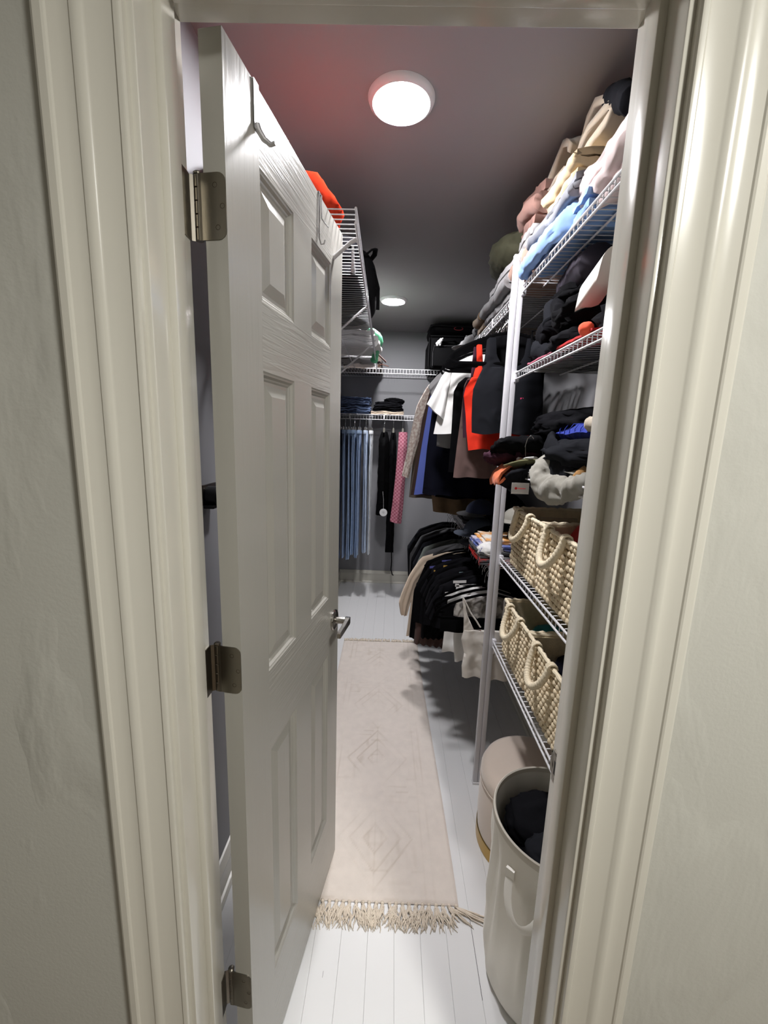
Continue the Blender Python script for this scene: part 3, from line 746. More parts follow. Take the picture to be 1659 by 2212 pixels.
ORANGE = cloth('burnt_orange', (214, 116, 78), .1); REDP = cloth('dark_red', (176, 30, 30), .15); GREYG = cloth('heather', (150, 147, 138), .18); TEAL = cloth('teal', (36, 112, 118)); MESH = cloth('slate_mesh', (78, 86, 100), .2)
def pattern(name, c1, c2, scale, kind='checker', rough=.85):
    mt = M(name, c1, rough, 0, .15)
    nt = mt.node_tree; b = nt.nodes['Principled BSDF']; tc = nt.nodes.new('ShaderNodeTexCoord'); mp = nt.nodes.new('ShaderNodeMapping')
    nt.links.new(tc.outputs['Object'], mp.inputs[0])
    if kind == 'checker':
        mp.inputs['Scale'].default_value = (scale, scale*.3, scale); t = nt.nodes.new('ShaderNodeTexChecker'); t.inputs['Scale'].default_value = 1
        t.inputs['Color1'].default_value = rgb(*c1); t.inputs['Color2'].default_value = rgb(*c2); out = t.outputs['Color']; nt.links.new(mp.outputs[0], t.inputs['Vector'])
    else:
        t = nt.nodes.new('ShaderNodeTexVoronoi' if kind == 'spots' else 'ShaderNodeTexNoise'); t.inputs['Scale'].default_value = scale; nt.links.new(mp.outputs[0], t.inputs['Vector'])
        r = nt.nodes.new('ShaderNodeValToRGB'); r.color_ramp.elements[0].color = rgb(*c1); r.color_ramp.elements[1].color = rgb(*c2)
        r.color_ramp.elements[0].position = .42; r.color_ramp.elements[1].position = .56; nt.links.new(t.outputs[0], r.inputs[0]); out = r.outputs[0]
    nt.links.new(out, b.inputs['Base Color']); return mt
PINKP = pattern('pink_checks', (196, 134, 148), (164, 92, 110), 64); PRINT = pattern('speckled_print', (208, 200, 190), (178, 160, 150), 60, 'noise')
PURP = pattern('tie_dye', (206, 200, 214), (96, 110, 170), 24, 'noise'); ORPR = pattern('orange_print', (226, 222, 214), (226, 164, 96), 22, 'noise')

# ---------------------------------------------------------------- hangers
VELV = M('black_velvet', (7, 7, 8), .95, 0, .03, 0, 5, (900, .2, .0004))
def hanger_proto(rail, label, name='clothes_hanger', grp=None, col=None):
    x, y, z = rail
    t = thing(name, rail, label, 'hanger', grp)
    b = MB(); P = [(.0, -.098), (.05, -.106), (.11, -.124), (.17, -.150), (.212, -.176), (.226, -.194), (.220, -.208), (.20, -.213), (.1, -.213), (0, -.213)]
    loop = [(x+a, y, z+c) for a, c in P]+[(x-a, y, z+c) for a, c in P[-2:0:-1]]
    b.tube(loop, .0062, 6, (.5, 1.0), closed=True, up=(0, 1, 0)); b.build('body', col or VELV, t, True, angle=60)
    b = MB(); pts = [(x, y, z-.098), (x, y, z-.062), (x+.004, y, z-.045)]+[(x+.0005+.0185*math.cos(a), y, z-.0135+.0185*math.sin(a)) for a in [math.radians(v) for v in range(-40, 205, 20)]]
    b.tube(pts, .0017, 6, up=(0, 1, 0)); b.build('hook', CHROME, t, True, angle=180)
    return t
rnd = random.Random(11)
UX = .747; URZ = UZ-.040+.0032+.0017; LRZ = LZ-.042+.0032+.0017
protoU = None
def hang_upper(y, label='black velvet hanger with chrome hook on the upper right rail'):
    global protoU
    loc = (UX+rnd.uniform(-.002, .002), y, URZ-.0)
    if protoU is None: protoU = hanger_proto(loc, label, grp='velvet hangers on the upper right rail'); return protoU
    return copy_tree(protoU, loc, label=label)
protoL = None
def hang_lower(y, label='black hanger with chrome hook on the lower right rail'):
    global protoL
    loc = (UX+rnd.uniform(-.002, .002), y, LRZ)
    if protoL is None: protoL = hanger_proto(loc, label, grp='hangers on the lower right rail'); return protoL
    return copy_tree(protoL, loc, label=label)

def garment(name, label, mat, y, body, th=.016, sleeves=(), straps=(), seed=0, amp=.011, freq=4, lean=0, group=None, nz_=36, extra=None, cat='clothes'):
    b = MB()
    panel(b, body, th, y, 'X', 26, nz_, amp, freq, seed, lean=lean)
    for k, s_ in enumerate(sleeves): panel(b, s_, th*.9, y-.004, 'X', 12, 18, amp*.7, 2, seed+k+20)
    for k, s_ in enumerate(straps): panel(b, s_, .004, y, 'X', 6, 12, .002, 1, seed+k+40)
    return b.build(name, mat, None, True, label, cat, group, angle=80)

# ---- upper rail, near to far
g = garment('sports_top', 'charcoal racerback sports top, nearest on the upper right rail', CHAR, 1.165,
        [((.652, 1.775), (.872, 1.775)), ((.634, 1.735), (.885, 1.735)), ((.618, 1.69), (.892, 1.69)), ((.617, 1.65), (.896, 1.65)), ((.620, 1.58), (.90, 1.58)), ((.624, 1.521), (.902, 1.519))], .018,
        straps=[[((.659, 1.884), (.692, 1.884)), ((.656, 1.82), (.700, 1.82)), ((.648, 1.765), (.735, 1.765))], [((.812, 1.884), (.845, 1.884)), ((.806, 1.82), (.852, 1.82)), ((.775, 1.765), (.876, 1.765))]], seed=1, amp=.006, freq=2)
b = MB(); b.box(.800, .812, 1.1455, 1.1470, 1.655, 1.661); b.build('pink_logo', M('pink_print', (226, 60, 110), .6), g, False, label='small pink mark')
garment('black_tee', 'black high-neck top behind the charcoal sports top', BLACK, 1.20, [((.70, 1.905), (.80, 1.905)), ((.665, 1.888), (.84, 1.885)), ((.66, 1.80), (.90, 1.80)), ((.665, 1.6), (.905, 1.6)), ((.67, 1.53), (.91, 1.525))], .010, seed=2, amp=.004)
garment('tank_top', 'orange-red tank top showing behind the charcoal sports top', RED, 1.238,
        [((.622, 1.745), (.86, 1.745)), ((.600, 1.705), (.885, 1.705)), ((.594, 1.67), (.89, 1.67)), ((.606, 1.60), (.895, 1.60)), ((.614, 1.53), (.90, 1.53)), ((.628, 1.452), (.905, 1.456))], .015,
        straps=[[((.632, 1.872), (.654, 1.872)), ((.638, 1.80), (.664, 1.80)), ((.624, 1.735), (.672, 1.735))]], seed=3, amp=.007, freq=2)
garment('tank_top', 'dark plum tank top with thin straps between the red and brown clothes', PLUM, 1.275, [((.61, 1.74), (.87, 1.74)), ((.596, 1.69), (.88, 1.69)), ((.600, 1.58), (.89, 1.58)), ((.608, 1.50), (.89, 1.50))], .012,
        straps=[[((.628, 1.87), (.640, 1.87)), ((.622, 1.735), (.65, 1.735))]], seed=4)
garment('slip_dress', 'mauve-brown sleeveless dress with a straight hem beside the shelf poles', BROWN, 1.33, [((.622, 1.755), (.865, 1.755)), ((.606, 1.72), (.885, 1.72)), ((.602, 1.62), (.895, 1.62)), ((.592, 1.48), (.90, 1.48)), ((.582, 1.332), (.90, 1.318))], .016,
        straps=[[((.650, 1.87), (.662, 1.87)), ((.640, 1.775), (.67, 1.775))]], seed=5, amp=.009, freq=2.5)
garment('halter_top', 'black halter top hanging between the white tee and the brown dress', BLACK, 1.40, [((.62, 1.765), (.875, 1.765)), ((.59, 1.74), (.90, 1.74)), ((.571, 1.70), (.92, 1.70)), ((.572, 1.5), (.92, 1.5)), ((.568, 1.34), (.92, 1.33))], .014, seed=6)
garment('white_tee', 'white short-sleeved tee with rolled sleeve on the upper right rail', WHITE, 1.50, [((.66, 1.882), (.83, 1.882)), ((.565, 1.835), (.93, 1.835)), ((.535, 1.75), (.96, 1.75)), ((.520, 1.62), (.97, 1.62)), ((.503, 1.517), (.975, 1.512))], .020,
        sleeves=[[((.575, 1.842), (.555, 1.68)), ((.525, 1.78), (.550, 1.63)), ((.488, 1.70), (.552, 1.60)), ((.462, 1.652), (.548, 1.582))]], seed=7, amp=.015, freq=3)
garment('grey_tee', 'grey short-sleeved tee behind the white tee', GREY, 1.60, [((.66, 1.882), (.83, 1.882)), ((.555, 1.84), (.94, 1.84)), ((.53, 1.72), (.96, 1.72)), ((.53, 1.45), (.96, 1.45))], .016,
        sleeves=[[((.57, 1.848), (.55, 1.73)), ((.515, 1.80), (.525, 1.70)), ((.472, 1.748), (.50, 1.68))]], seed=8)
garment('jacket', 'long navy-black jacket hanging behind the grey tee', NAVY, 1.76, [((.70, 1.912), (.795, 1.912)), ((.62, 1.888), (.875, 1.888)), ((.545, 1.83), (.95, 1.83)), ((.515, 1.68), (.97, 1.68)), ((.495, 1.45), (.975, 1.45)), ((.482, 1.185), (.98, 1.178))], .024, seed=9, amp=.014)
garment('black_dress', 'long black dress whose hem hangs over the tan coat', BLACK, 1.84, [((.70, 1.912), (.795, 1.912)), ((.62, 1.888), (.875, 1.888)), ((.545, 1.83), (.95, 1.83)), ((.53, 1.6), (.96, 1.6)), ((.56, 1.16), (.97, 1.15))], .018, seed=10)
garment('blue_shirt', 'periwinkle blue long shirt showing as a narrow strip between dark clothes', BLUE, 1.90, [((.70, 1.912), (.795, 1.912)), ((.62, 1.888), (.875, 1.888)), ((.54, 1.82), (.95, 1.82)), ((.508, 1.72), (.96, 1.72)), ((.474, 1.45), (.97, 1.45)), ((.441, 1.165), (.975, 1.165))], .016, seed=11, amp=.006)
b_ = garment('plush_coat', 'tan plush coat with its hem below the dark dresses', TAN, 1.985, [((.70, 1.912), (.795, 1.912)), ((.62, 1.888), (.875, 1.888)), ((.56, 1.82), (.95, 1.82)), ((.55, 1.5), (.97, 1.5)), ((.552, 1.16), (.98, 1.15)), ((.568, 1.048), (.985, 1.04))], .034, seed=12, amp=.018, freq=3)
garment('dark_shirt', 'black shirt just behind the blue shirt', BLACK, 1.945, [((.70, 1.912), (.795, 1.912)), ((.62, 1.888), (.875, 1.888)), ((.535, 1.82), (.95, 1.82)), ((.495, 1.6), (.97, 1.6)), ((.46, 1.20), (.97, 1.20))], .012, seed=13, amp=.006)
garment('brown_cardigan', 'dark brown cardigan behind the tan coat', DBROWN, 2.07, [((.70, 1.912), (.795, 1.912)), ((.62, 1.888), (.875, 1.888)), ((.53, 1.82), (.96, 1.82)), ((.48, 1.6), (.97, 1.6)), ((.43, 1.135), (.97, 1.13))], .02, seed=14)
garment('printed_shirt', 'cream printed long-sleeved shirt near the hanging jeans', PRINT, 2.20, [((.70, 1.912), (.795, 1.912)), ((.62, 1.888), (.875, 1.888)), ((.54, 1.83), (.95, 1.83)), ((.48, 1.66), (.97, 1.66)), ((.47, 1.25), (.97, 1.25))], .02,
        sleeves=[[((.57, 1.85), (.55, 1.72)), ((.515, 1.82), (.535, 1.66)), ((.452, 1.70), (.505, 1.60)), ((.415, 1.50), (.470, 1.46)), ((.388, 1.33), (.438, 1.32)), ((.372, 1.245), (.420, 1.225))]], seed=15, amp=.010)
garment('long_coat', 'long grey-brown coat behind the printed shirt', cloth('grey_brown', (96, 88, 80)), 2.30, [((.70, 1.912), (.795, 1.912)), ((.62, 1.888), (.875, 1.888)), ((.54, 1.82), (.96, 1.82)), ((.46, 1.6), (.97, 1.6)), ((.43, 1.09), (.97, 1.08))], .025, seed=16)
for k, (y, mt) in enumerate(((2.42, DBROWN), (2.52, BLACK), (2.62, CHAR), (2.72, NAVY), (2.82, BLACK))):
    garment('dark_garment', 'dark garment bunched at the far end of the upper right rail', mt, y, [((.70, 1.912), (.795, 1.912)), ((.62, 1.888), (.875, 1.888)), ((.55, 1.82), (.95, 1.82)), ((.53, 1.6), (.96, 1.6)), ((.53, 1.25), (.96, 1.25))], .02, seed=30+k, group='dark clothes at the far end of the upper right rail')
for y, w in ((1.165, 'holding the charcoal sports top'), (1.20, 'holding the black high-neck top'), (1.238, 'holding the orange-red tank top'), (1.275, 'holding the plum tank top'), (1.305, 'bare in front of the brown dress'),
             (1.33, 'holding the mauve-brown dress'), (1.40, 'holding the black halter top'), (1.50, 'holding the white rolled-sleeve tee'),
             (1.60, 'holding the grey tee'), (1.68, 'bare behind the grey tee'), (1.76, 'holding the navy-black jacket'), (1.84, 'holding the long black dress'), (1.90, 'holding the periwinkle shirt'), (1.945, 'holding the black shirt behind the blue one'),
             (1.985, 'holding the tan plush coat'), (2.07, 'holding the dark brown cardigan'), (2.20, 'holding the cream printed shirt'), (2.30, 'holding the grey-brown coat')):
    hang_upper(y, 'black velvet hanger %s on the upper rail' % w)
for y in (2.42, 2.52, 2.62, 2.72, 2.82): hang_upper(y, 'black hanger among the dark clothes at the far end of the upper rail')

# ---- lower rail, near to far
garment('camisole', 'white camisole with long straps, nearest on the lower right rail', OFFW, 1.13, [((.640, .690), (.845, .690)), ((.632, .650), (.865, .650)), ((.645, .60), (.87, .60)), ((.648, .585), (.875, .585)), ((.640, .53), (.885, .53)), ((.645, .474), (.89, .468))], .016,
        straps=[[((.625, .835), (.633, .835)), ((.636, .76), (.650, .76)), ((.640, .68), (.690, .68))], [((.80, .835), (.808, .835)), ((.80, .76), (.806, .76)), ((.79, .68), (.846, .68))], [((.628, .833), (.634, .833)), ((.66, .77), (.668, .77)), ((.705, .71), (.714, .71))]], seed=50, amp=.010, freq=3)
garment('crop_top', 'light grey printed crop top above the white camisole', pattern('grey_script', (176, 172, 166), (120, 116, 112), 34, 'noise'), 1.168, [((.66, .826), (.83, .826)), ((.61, .80), (.89, .80)), ((.600, .765), (.90, .765)), ((.60, .735), (.90, .733))], .014, seed=51)
garment('crop_top', 'black crop top covering the white tees on the lower rail', BLACK, 1.21, [((.64, .782), (.85, .782)), ((.56, .77), (.94, .77)), ((.548, .70), (.95, .70)), ((.55, .640), (.95, .640))], .014, seed=52, amp=.006)
garment('white_tank', 'white tank top hanging behind the camisole', WHITE, 1.245, [((.64, .80), (.85, .80)), ((.62, .66), (.88, .66)), ((.615, .60), (.89, .6)), ((.628, .480), (.90, .475))], .015, seed=53, amp=.012)
garment('white_tee', 'white cropped tee on the lower right rail with wavy hem', WHITE, 1.285, [((.64, .826), (.85, .826)), ((.585, .76), (.92, .76)), ((.582, .655), (.92, .655)), ((.576, .56), (.93, .56)), ((.572, .505), (.93, .50))], .016, seed=54, amp=.016, freq=3)
tees = []; TY = lambda k: 1.335+.074*k
TL = ('black tee with bold white block lettering, nearest of the tees', 'black tee with a pale orange print at the neck', 'black tee with a pale blue print at the neck', 'plain black tee among the printed tees on the lower rail', 'black tee with gold figures on the chest', 'black tee with a violet streak print')
for k in range(6):
    y = TY(k); zb = .60-.030*k; xl = .535-.012*k+.010*math.sin(k*2.2)
    tees.append(garment('black_tee', TL[k], BLACK if k % 2 else BLACK2, y, [((.70, .866), (.795, .866)), ((.62, .845), (.875, .845)), ((.55, .81), (.945, .81)), ((xl, .68), (.96, .68)), ((xl-.006, zb), (.965, zb))], .02, seed=60+k, amp=.007,
        sleeves=[[((.57, .82), (.555, .69)), ((.525, .76), (.535, .65)), ((.49+.01*math.sin(k), .67), (.53, .62))]], group='black tees on the lower right rail'))
# prints on the chests of the black tees (raised flat transfers)
PW = M('white_transfer', (218, 216, 214), .6); PY = M('gold_transfer', (200, 160, 74), .6); PP = M('pink_transfer', (214, 150, 132), .6); PB = M('violet_transfer', (90, 92, 160), .6); PT = M('pale_blue_transfer', (150, 176, 178), .6)
def transfer(k, mat, polys, label):
    o = tees[k]; y = TY(k)-.0285; b = MB()
    for c in polys: b.loft([[(x, y-d, z) for x, z in c] for d in (0, .002)])
    b.build('chest_print', mat, o, False, label=label)
def rect(x, z, w, h, sk=0): return [(x, z), (x+w, z+sk), (x+w, z+sk+h), (x, z+h)]
transfer(0, PW, [rect(.575, .770, .15, .020, .024), rect(.625, .800, .12, .026, .012), rect(.61, .836, .06, .012, .004), rect(.665, .757, .030, .026, 0), rect(.725, .760, .024, .018, 0), rect(.585, .752, .03, .004), rect(.68, .742, .014, .012), rect(.705, .748, .014, .005), rect(.62, .820, .018, .014), rect(.655, .815, .05, .012, .008)], 'white lettering print')
transfer(1, PP, [rect(.655, .815, .055, .012, .002), rect(.668, .829, .030, .008), rect(.712, .812, .012, .014)], 'pale orange print')
transfer(2, PT, [rect(.655, .818, .026, .018), rect(.660, .835, .050, .007, .004)], 'pale blue print')
transfer(4, PY, [rect(.60, .806, .03, .022), rect(.645, .806, .026, .018), rect(.685, .81, .010, .030), rect(.55, .792, .008, .008), rect(.58, .795, .008, .008)], 'gold figures print')
transfer(5, PB, [rect(.535, .785, .07, .012, .010), rect(.60, .826, .05, .007, .006)], 'violet streak print')
garment('long_black_dress', 'long black dress reaching lowest among the black tees', BLACK, 1.595, [((.65, .828), (.84, .828)), ((.55, .785), (.945, .785)), ((.50, .65), (.9, .65)), ((.498, .418), (.62, .408))], .016, seed=75)
garment('maroon_dress', 'long brown-maroon dress beside the beige shirt', cloth('brown_maroon', (74, 54, 50)), 1.72, [((.65, .828), (.84, .828)), ((.54, .785), (.945, .785)), ((.482, .62), (.9, .62)), ((.470, .31), (.64, .295))], .016, seed=76)
garment('black_trousers', 'narrow black trousers between the beige shirt and the brown dress', BLACK, 1.822, [((.65, .828), (.84, .828)), ((.53, .785), (.945, .785)), ((.462, .6), (.7, .6)), ((.446, .30), (.56, .29))], .012, seed=77, amp=.005)
garment('beige_shirt', 'beige long-sleeved shirt with sleeve hanging over the floor', BEIGE, 1.875, [((.65, .828), (.84, .828)), ((.54, .79), (.945, .79)), ((.47, .68), (.95, .68)), ((.445, .45), (.7, .45)), ((.430, .285), (.62, .27))], .014,
        sleeves=[[((.57, .815), (.55, .72)), ((.50, .79), (.52, .68)), ((.435, .68), (.475, .62)), ((.395, .57), (.455, .53)), ((.376, .50), (.442, .47)), ((.39, .42), (.43, .41))]], seed=78, amp=.010)
for k in range(7):
    y = 1.95+.11*k; mt = (DGREY, cloth('olive_grey', (88, 92, 88)), CHAR, BLACK, DGREY, BLACK, CHAR)[k]
    garment('grey_shirt', 'dark shirt with rounded shoulders bunched at the far end of the lower rail', mt, y, [((.70, .860), (.795, .860)), ((.62, .838), (.875, .838)), ((.53, .80), (.955, .80)), ((.48-.006*k, .66), (.95, .66)), ((.46, .42), (.95, .42))], .02, seed=80+k, amp=.012, group='dark shirts at the far end of the lower rail')
for y, w in ((1.148, 'holding the white camisole and grey crop top'), (1.21, 'holding the black crop top'), (1.265, 'holding the white tank top and cropped tee'),
             (1.595, 'holding the long black dress'), (1.775, 'holding the brown-maroon dress'), (1.822, 'holding the black trousers'), (1.875, 'holding the beige shirt')): hang_lower(y, 'black hanger %s on the lower rail' % w)
for k in range(6): hang_lower(TY(k), 'black hanger inside the %s' % TL[k].split(',')[0])
for k in range(7): hang_lower(1.95+.11*k, 'black hanger inside the dark shirts at the far end of the lower rail')

# ---- jeans rail on the end wall
JZ = 1.676-.044+.0050; JY_ = 3.199
def clip_hanger(x, label, grp):
    t = thing('clip_hanger', (x, JY_, JZ), label, 'hanger', grp)
    b = MB(); b.tube([(x, JY_+.0005+.0185*math.cos(a), JZ-.0135+.0185*math.sin(a)) for a in [math.radians(v) for v in range(200, -60, -20)]]+[(x, JY_, JZ-.05), (x, JY_, JZ-.085)], .0017, 5, up=(1, 0, 0)); b.build('hook', CHROME, t, True, angle=180)
    b = MB(); b.tube([(x, JY_-.13, JZ-.085), (x, JY_, JZ-.083), (x, JY_+.13, JZ-.085)], .0022, 6, up=(1, 0, 0)); b.build('bar', CHROME, t, True)
    for s_ in (-1, 1):
        b = MB(); y = JY_+s_*.105; b.loft([[(x+w, y-.012, z), (x+w, y+.012, z), (x-w, y+.012, z), (x-w, y-.012, z)] for w, z in ((.004, JZ-.074), (.007, JZ-.084), (.0075, JZ-.108), (.009, JZ-.114))]); b.build('clip', CHROME, t, False)
    return t
jcol = [(96, 116, 150), (124, 146, 178), (138, 160, 190), (148, 172, 202), (156, 178, 208), (190, 204, 224), (226, 230, 236)]
jx = (-.165, -.118, -.074, -.036, .010, .064, .112)
jlab = ('dark blue jeans, closest to the open door', 'mid blue jeans second from the open door', 'mid blue faded jeans third from the open door', 'blue jeans hanging in the middle of the row',
        'blue jeans with frayed pocket, third from the black dress', 'pale blue jeans beside the palest pair', 'palest washed jeans beside the black dress')
ch = None
for k, (x, c) in enumerate(zip(jx, jcol)):
    mt = cloth('denim_%d' % k, c, .22, bs=700, bst=.3); b = MB(); zb = .375+.012*k+.02*math.sin(k*2.7); rr = random.Random(k)
    loops_y = [(JY_-.125, JY_+.125), (JY_-.135, JY_+.14), (JY_-.14, JY_+.15), (JY_-.12, JY_+.12), (JY_-.11, JY_+.10), (JY_-.115, JY_+.10)]
    zs_ = (1.535, 1.50, 1.30, 1.0, .65, zb)
    for s_ in (-1, 1):
        o_ = .0055*s_+rr.uniform(-.002, .002)
        panel(b, [((y0, z), (y1+.01*s_, z)) for (y0, y1), z in zip(loops_y, zs_)], .0085, x+o_, 'Y', 18, 46, .0035, 1.6, 100+k*2+s_, grow=.8, lean=.012*rr.uniform(-1, 1))
    o = b.build('jeans', mt, None, True, jlab[k], 'jeans', 'jeans on the end wall rail', angle=80)
    b = MB(); b.loft([[(x-w, JY_-.129-q, z), (x+w, JY_-.129-q, z), (x+w, JY_+.128, z), (x-w, JY_+.128, z)] for z, w, q in ((1.503, .010, .004), (1.506, .0125, .006), (1.532, .0115, .005), (1.536, .009, .002))]); b.build('waistband', mt, o, True)
    h_ = clip_hanger(x, 'chrome clip hanger holding the '+jlab[k].split(',')[0].replace('hanging ', ''), 'clip hangers on the jeans rail') if ch is None else copy_tree(ch, (x, JY_, JZ), label='chrome clip hanger holding the '+jlab[k].split(',')[0].replace('hanging ', ''))
    ch = ch or h_
for x, w in ((.225, 'glossy black dress'), (.305, 'black jumpsuit'), (.385, 'pink trousers')): copy_tree(ch, (x, JY_, JZ), label='chrome clip hanger holding the '+w)
t = MB(); panel(t, [((JY_-.06, 1.53), (JY_+.06, 1.53)), ((JY_-.14, 1.44), (JY_+.14, 1.44)), ((JY_-.15, 1.1), (JY_+.15, 1.1)), ((JY_-.13, .80), (JY_+.14, .78))], .042, .228, 'Y', 18, 36, .012, 3, 131)
dress = t.build('black_dress', cloth('shiny_black', (8, 8, 9), .2, .75), None, True, 'glossy black dress hanging next to the palest jeans', 'clothes', None, angle=80)
t = MB(); panel(t, [((JY_-.05, 1.53), (JY_+.05, 1.53)), ((JY_-.12, 1.42), (JY_+.12, 1.42)), ((JY_-.13, .9), (JY_+.12, .9)), ((JY_-.10, .62), (JY_+.10, .60)), ((JY_-.02, .44), (JY_+.03, .43))], .030, .305, 'Y', 18, 36, .010, 3, 132)
t.tube([(.325, JY_-.02, .45), (.330, JY_-.03, .36), (.327, JY_-.03, .28), (.340, JY_-.03, .235), (.352, JY_-.03, .228)], .005, 6)
t.build('black_jumpsuit', BLACK, None, True, 'black jumpsuit with a dangling belt end beside the pink trousers', 'clothes', None, angle=80)
# round white swing tag of the dress
tg_ = MB(); tg_.lathe([(0, -.0008), (.033, -.0008), (.0335, 0), (.033, .0008), (0, .0008)], (.243, 3.02, .842), 32, 'y'); tg_o = tg_.build('swing_tag', M('tag_white', (222, 222, 222), .6), dress, True, label='round white swing tag', angle=30)
tg_ = MB()
for z, w in ((.850, .018), (.842, .024), (.836, .012)): tg_.box(.243-w/2, .243+w/2, 3.0185, 3.0192, z-.0012, z+.0012)
tg_.build('tag_print', M('grey_print', (150, 150, 150), .7), tg_o, False)
tg_ = MB(); tg_.tube([(.243, 3.02, .874), (.240, 3.03, .96), (.232, 3.055, 1.02)], .0008, 4); tg_.build('tag_string', M('tag_white', (222, 222, 222), .6), tg_o, True)
t = MB(); panel(t, [((.352, 1.53), (.425, 1.53)), ((.348, 1.40), (.428, 1.40)), ((.335, 1.15), (.422, 1.15)), ((.318, .92), (.415, .92)), ((.302, .765), (.402, .735))], .035, 3.07, 'X', 16, 34, .010, 2, 140)
t.build('pink_trousers', PINKP, None, True, 'pink checked trousers hanging beside the printed shirt', 'clothes', None, angle=80)

# ---------------------------------------------------------------- things on the shelves
dz = .0015
# end wall, jeans shelf
z = 1.676+dz
for k in range(5):
    folded('folded_jeans', (-.065+.008*math.sin(k*2), 3.37, z+.027*k), .26+.012*math.sin(k*3), .30, .028, 2, (DENIMD, cloth('denim_fold', (92, 108, 140), .25))[k % 2], 'folded blue jeans stacked on the end wall shelf by the open door', 'jeans', 'x', 200+k, .011, 'folded jeans on the end wall shelf', .006)
folded('folded_trousers', (.245, 3.36, z), .27, .28, .022, 2, BEIGE, 'folded beige trousers under the black ones on the end wall shelf', 'clothes', 'x', 210, .006)
for k in range(3):
    folded('folded_trousers', (.25, 3.37, z+.023+.026*k), .26, .27-.02*k, .027, 2, BLACK2, 'folded black trousers stacked on beige ones on the end wall shelf', 'clothes', 'x', 211+k, .007, 'folded black trousers on the end wall shelf')
blob('black_shirt', (.30, 3.38, z+.10), (.17, .20, .05), BLACK, 'crumpled black shirt topping the black trousers on the end wall shelf', seed=214, amp=.4)
# end wall, high shelf: suitcase with a duffel bag on top
SUIT = M('black_nylon', (6, 6, 7), .8, 0, .08, .15, 30, (600, .3, .0006)); SUIT2 = M('black_strap', (9, 9, 10), .7, 0, .1)
zs0 = 2.046+.002
t = thing('suitcase', (.80, 3.32, zs0), 'black soft suitcase lying on the end wall shelf with a white dog charm', 'suitcase')
b = MB(); b.box(.575, 1.03, 3.065, 3.56, zs0, zs0+.262, .03); b.build('body', SUIT, t, True)
b = MB(); b.box(.60, 1.00, 3.040, 3.07, zs0+.02, zs0+.17, .012); b.build('front_pocket', SUIT, t, True)
b = MB(); b.tube([(.605, 3.038, zs0+.02), (.603, 3.038, zs0+.12), (.612, 3.038, zs0+.174), (.80, 3.036, zs0+.180), (.985, 3.038, zs0+.174)], .004, 6); b.build('zip', M('zip_grey', (26, 26, 28), .6), t, True)
b = MB(); b.tube([(.572, 3.062, zs0+.02), (.572, 3.062, zs0+.24)], .006, 6); b.tube([(.58, 3.06, zs0+.255), (.8, 3.058, zs0+.256), (1.02, 3.06, zs0+.255)], .006, 6); b.build('piping', SUIT2, t, True)
b = MB(); b.tube([(.66, 3.06, zs0+.215), (.68, 3.03, zs0+.212), (.76, 3.025, zs0+.212), (.78, 3.06, zs0+.215)], .012, 8, (.5, 1)); b.build('handle', SUIT2, t, True)
b = MB(); b.box(.80, .875, 3.034, 3.036, zs0+.15, zs0+.19, .0006); b.build('label_window', M('clear_tag', (96, 98, 100), .1), t, False)
c = MB()
for (x, z_, r) in ((.665, .205, .019), (.648, .196, .012), (.678, .222, .015), (.672, .186, .008), (.650, .183, .008), (.690, .235, .006)):
    bm = bmesh.new(); bmesh.ops.create_icosphere(bm, subdivisions=2, radius=r); c.bm(bm, Matrix.Translation((x-.015, 3.022, zs0+z_-.005)))
c.build('dog_charm', M('white_plush', (236, 236, 234), .8), t, True, label='white plush dog charm')
t = thing('duffel_bag', (.82, 3.3, zs0+.264), 'black duffel bag lying on top of the suitcase', 'bag')
b = MB(); L = []
for x, r in ((.575, .02), (.585, .052), (.62, .060), (.80, .064), (1.0, .060), (1.045, .05), (1.055, .02)):
    L.append([(x, 3.30+.24*math.cos(a)*(r/.062)**.4, zs0+.264+.062+r*.93*math.sin(a)*(1 if math.sin(a) > 0 else .98)) for a in [2*PI*i/22 for i in range(22)]])
b.loft(L); b.build('body', SUIT, t, True)
b = MB(); b.tube([(.565, 3.06, zs0+.275), (.575, 3.05, zs0+.31), (.60, 3.055, zs0+.33), (.72, 3.05, zs0+.325), (.95, 3.05, zs0+.32)], .012, 6, (.35, 1.6)); b.build('flap', SUIT2, t, True)
b = MB(); b.tube([(.80+.035*math.cos(a), 3.046, zs0+.312+.012*math.sin(a)) for a in [2*PI*i/20 for i in range(20)]], .0018, 5, closed=True, up=(0, 1, 0)); b.build('red_oval', M('red_print', (120, 24, 30), .6), t, True, label='red oval mark')
# left shelf
LZ0 = 2.046+.002
b = MB(); V = []; bm = bmesh.new(); bmesh.ops.create_icosphere(bm, subdivisions=4, radius=1)
for p in bm.verts:
    d = p.co.normalized(); k = 1+.14*ridge(d, 1.6, 7)+.05*nz(d, 6, 3)
    x, y, zq = d.x*.180*k, d.y*.18*k, d.z*.095*k+.080
    if zq < 0: zq *= .05
    x = max(x, -.128)
    p.co = Vector((x, y, zq))
b.bm(bm, Matrix.Translation((-.058, .80, LZ0))); b.build('beach_bag', M('coral_nylon', (138, 38, 22), .9, 0, .0, .08, 12), None, True, 'coral orange cloth bag on the wire shelf above the open door', 'bag', None, angle=180)
t = thing('plastic_wand', (.16, .92, LZ0), 'white plastic hanger strip lying on the shelf above the door', 'clip')
b = MB(); b.tube([(.170, .812, LZ0+.004), (.162, .90, LZ0+.004), (.152, 1.02, LZ0+.004)], [.003, .004, .007], 8, (.5, 1.2)); b.build('strip', M('white_plastic', (232, 232, 232), .4), t, True)
t = thing('backpack', (.03, 1.62, LZ0), 'black backpack with loop handle on the shelf above the door', 'bag')
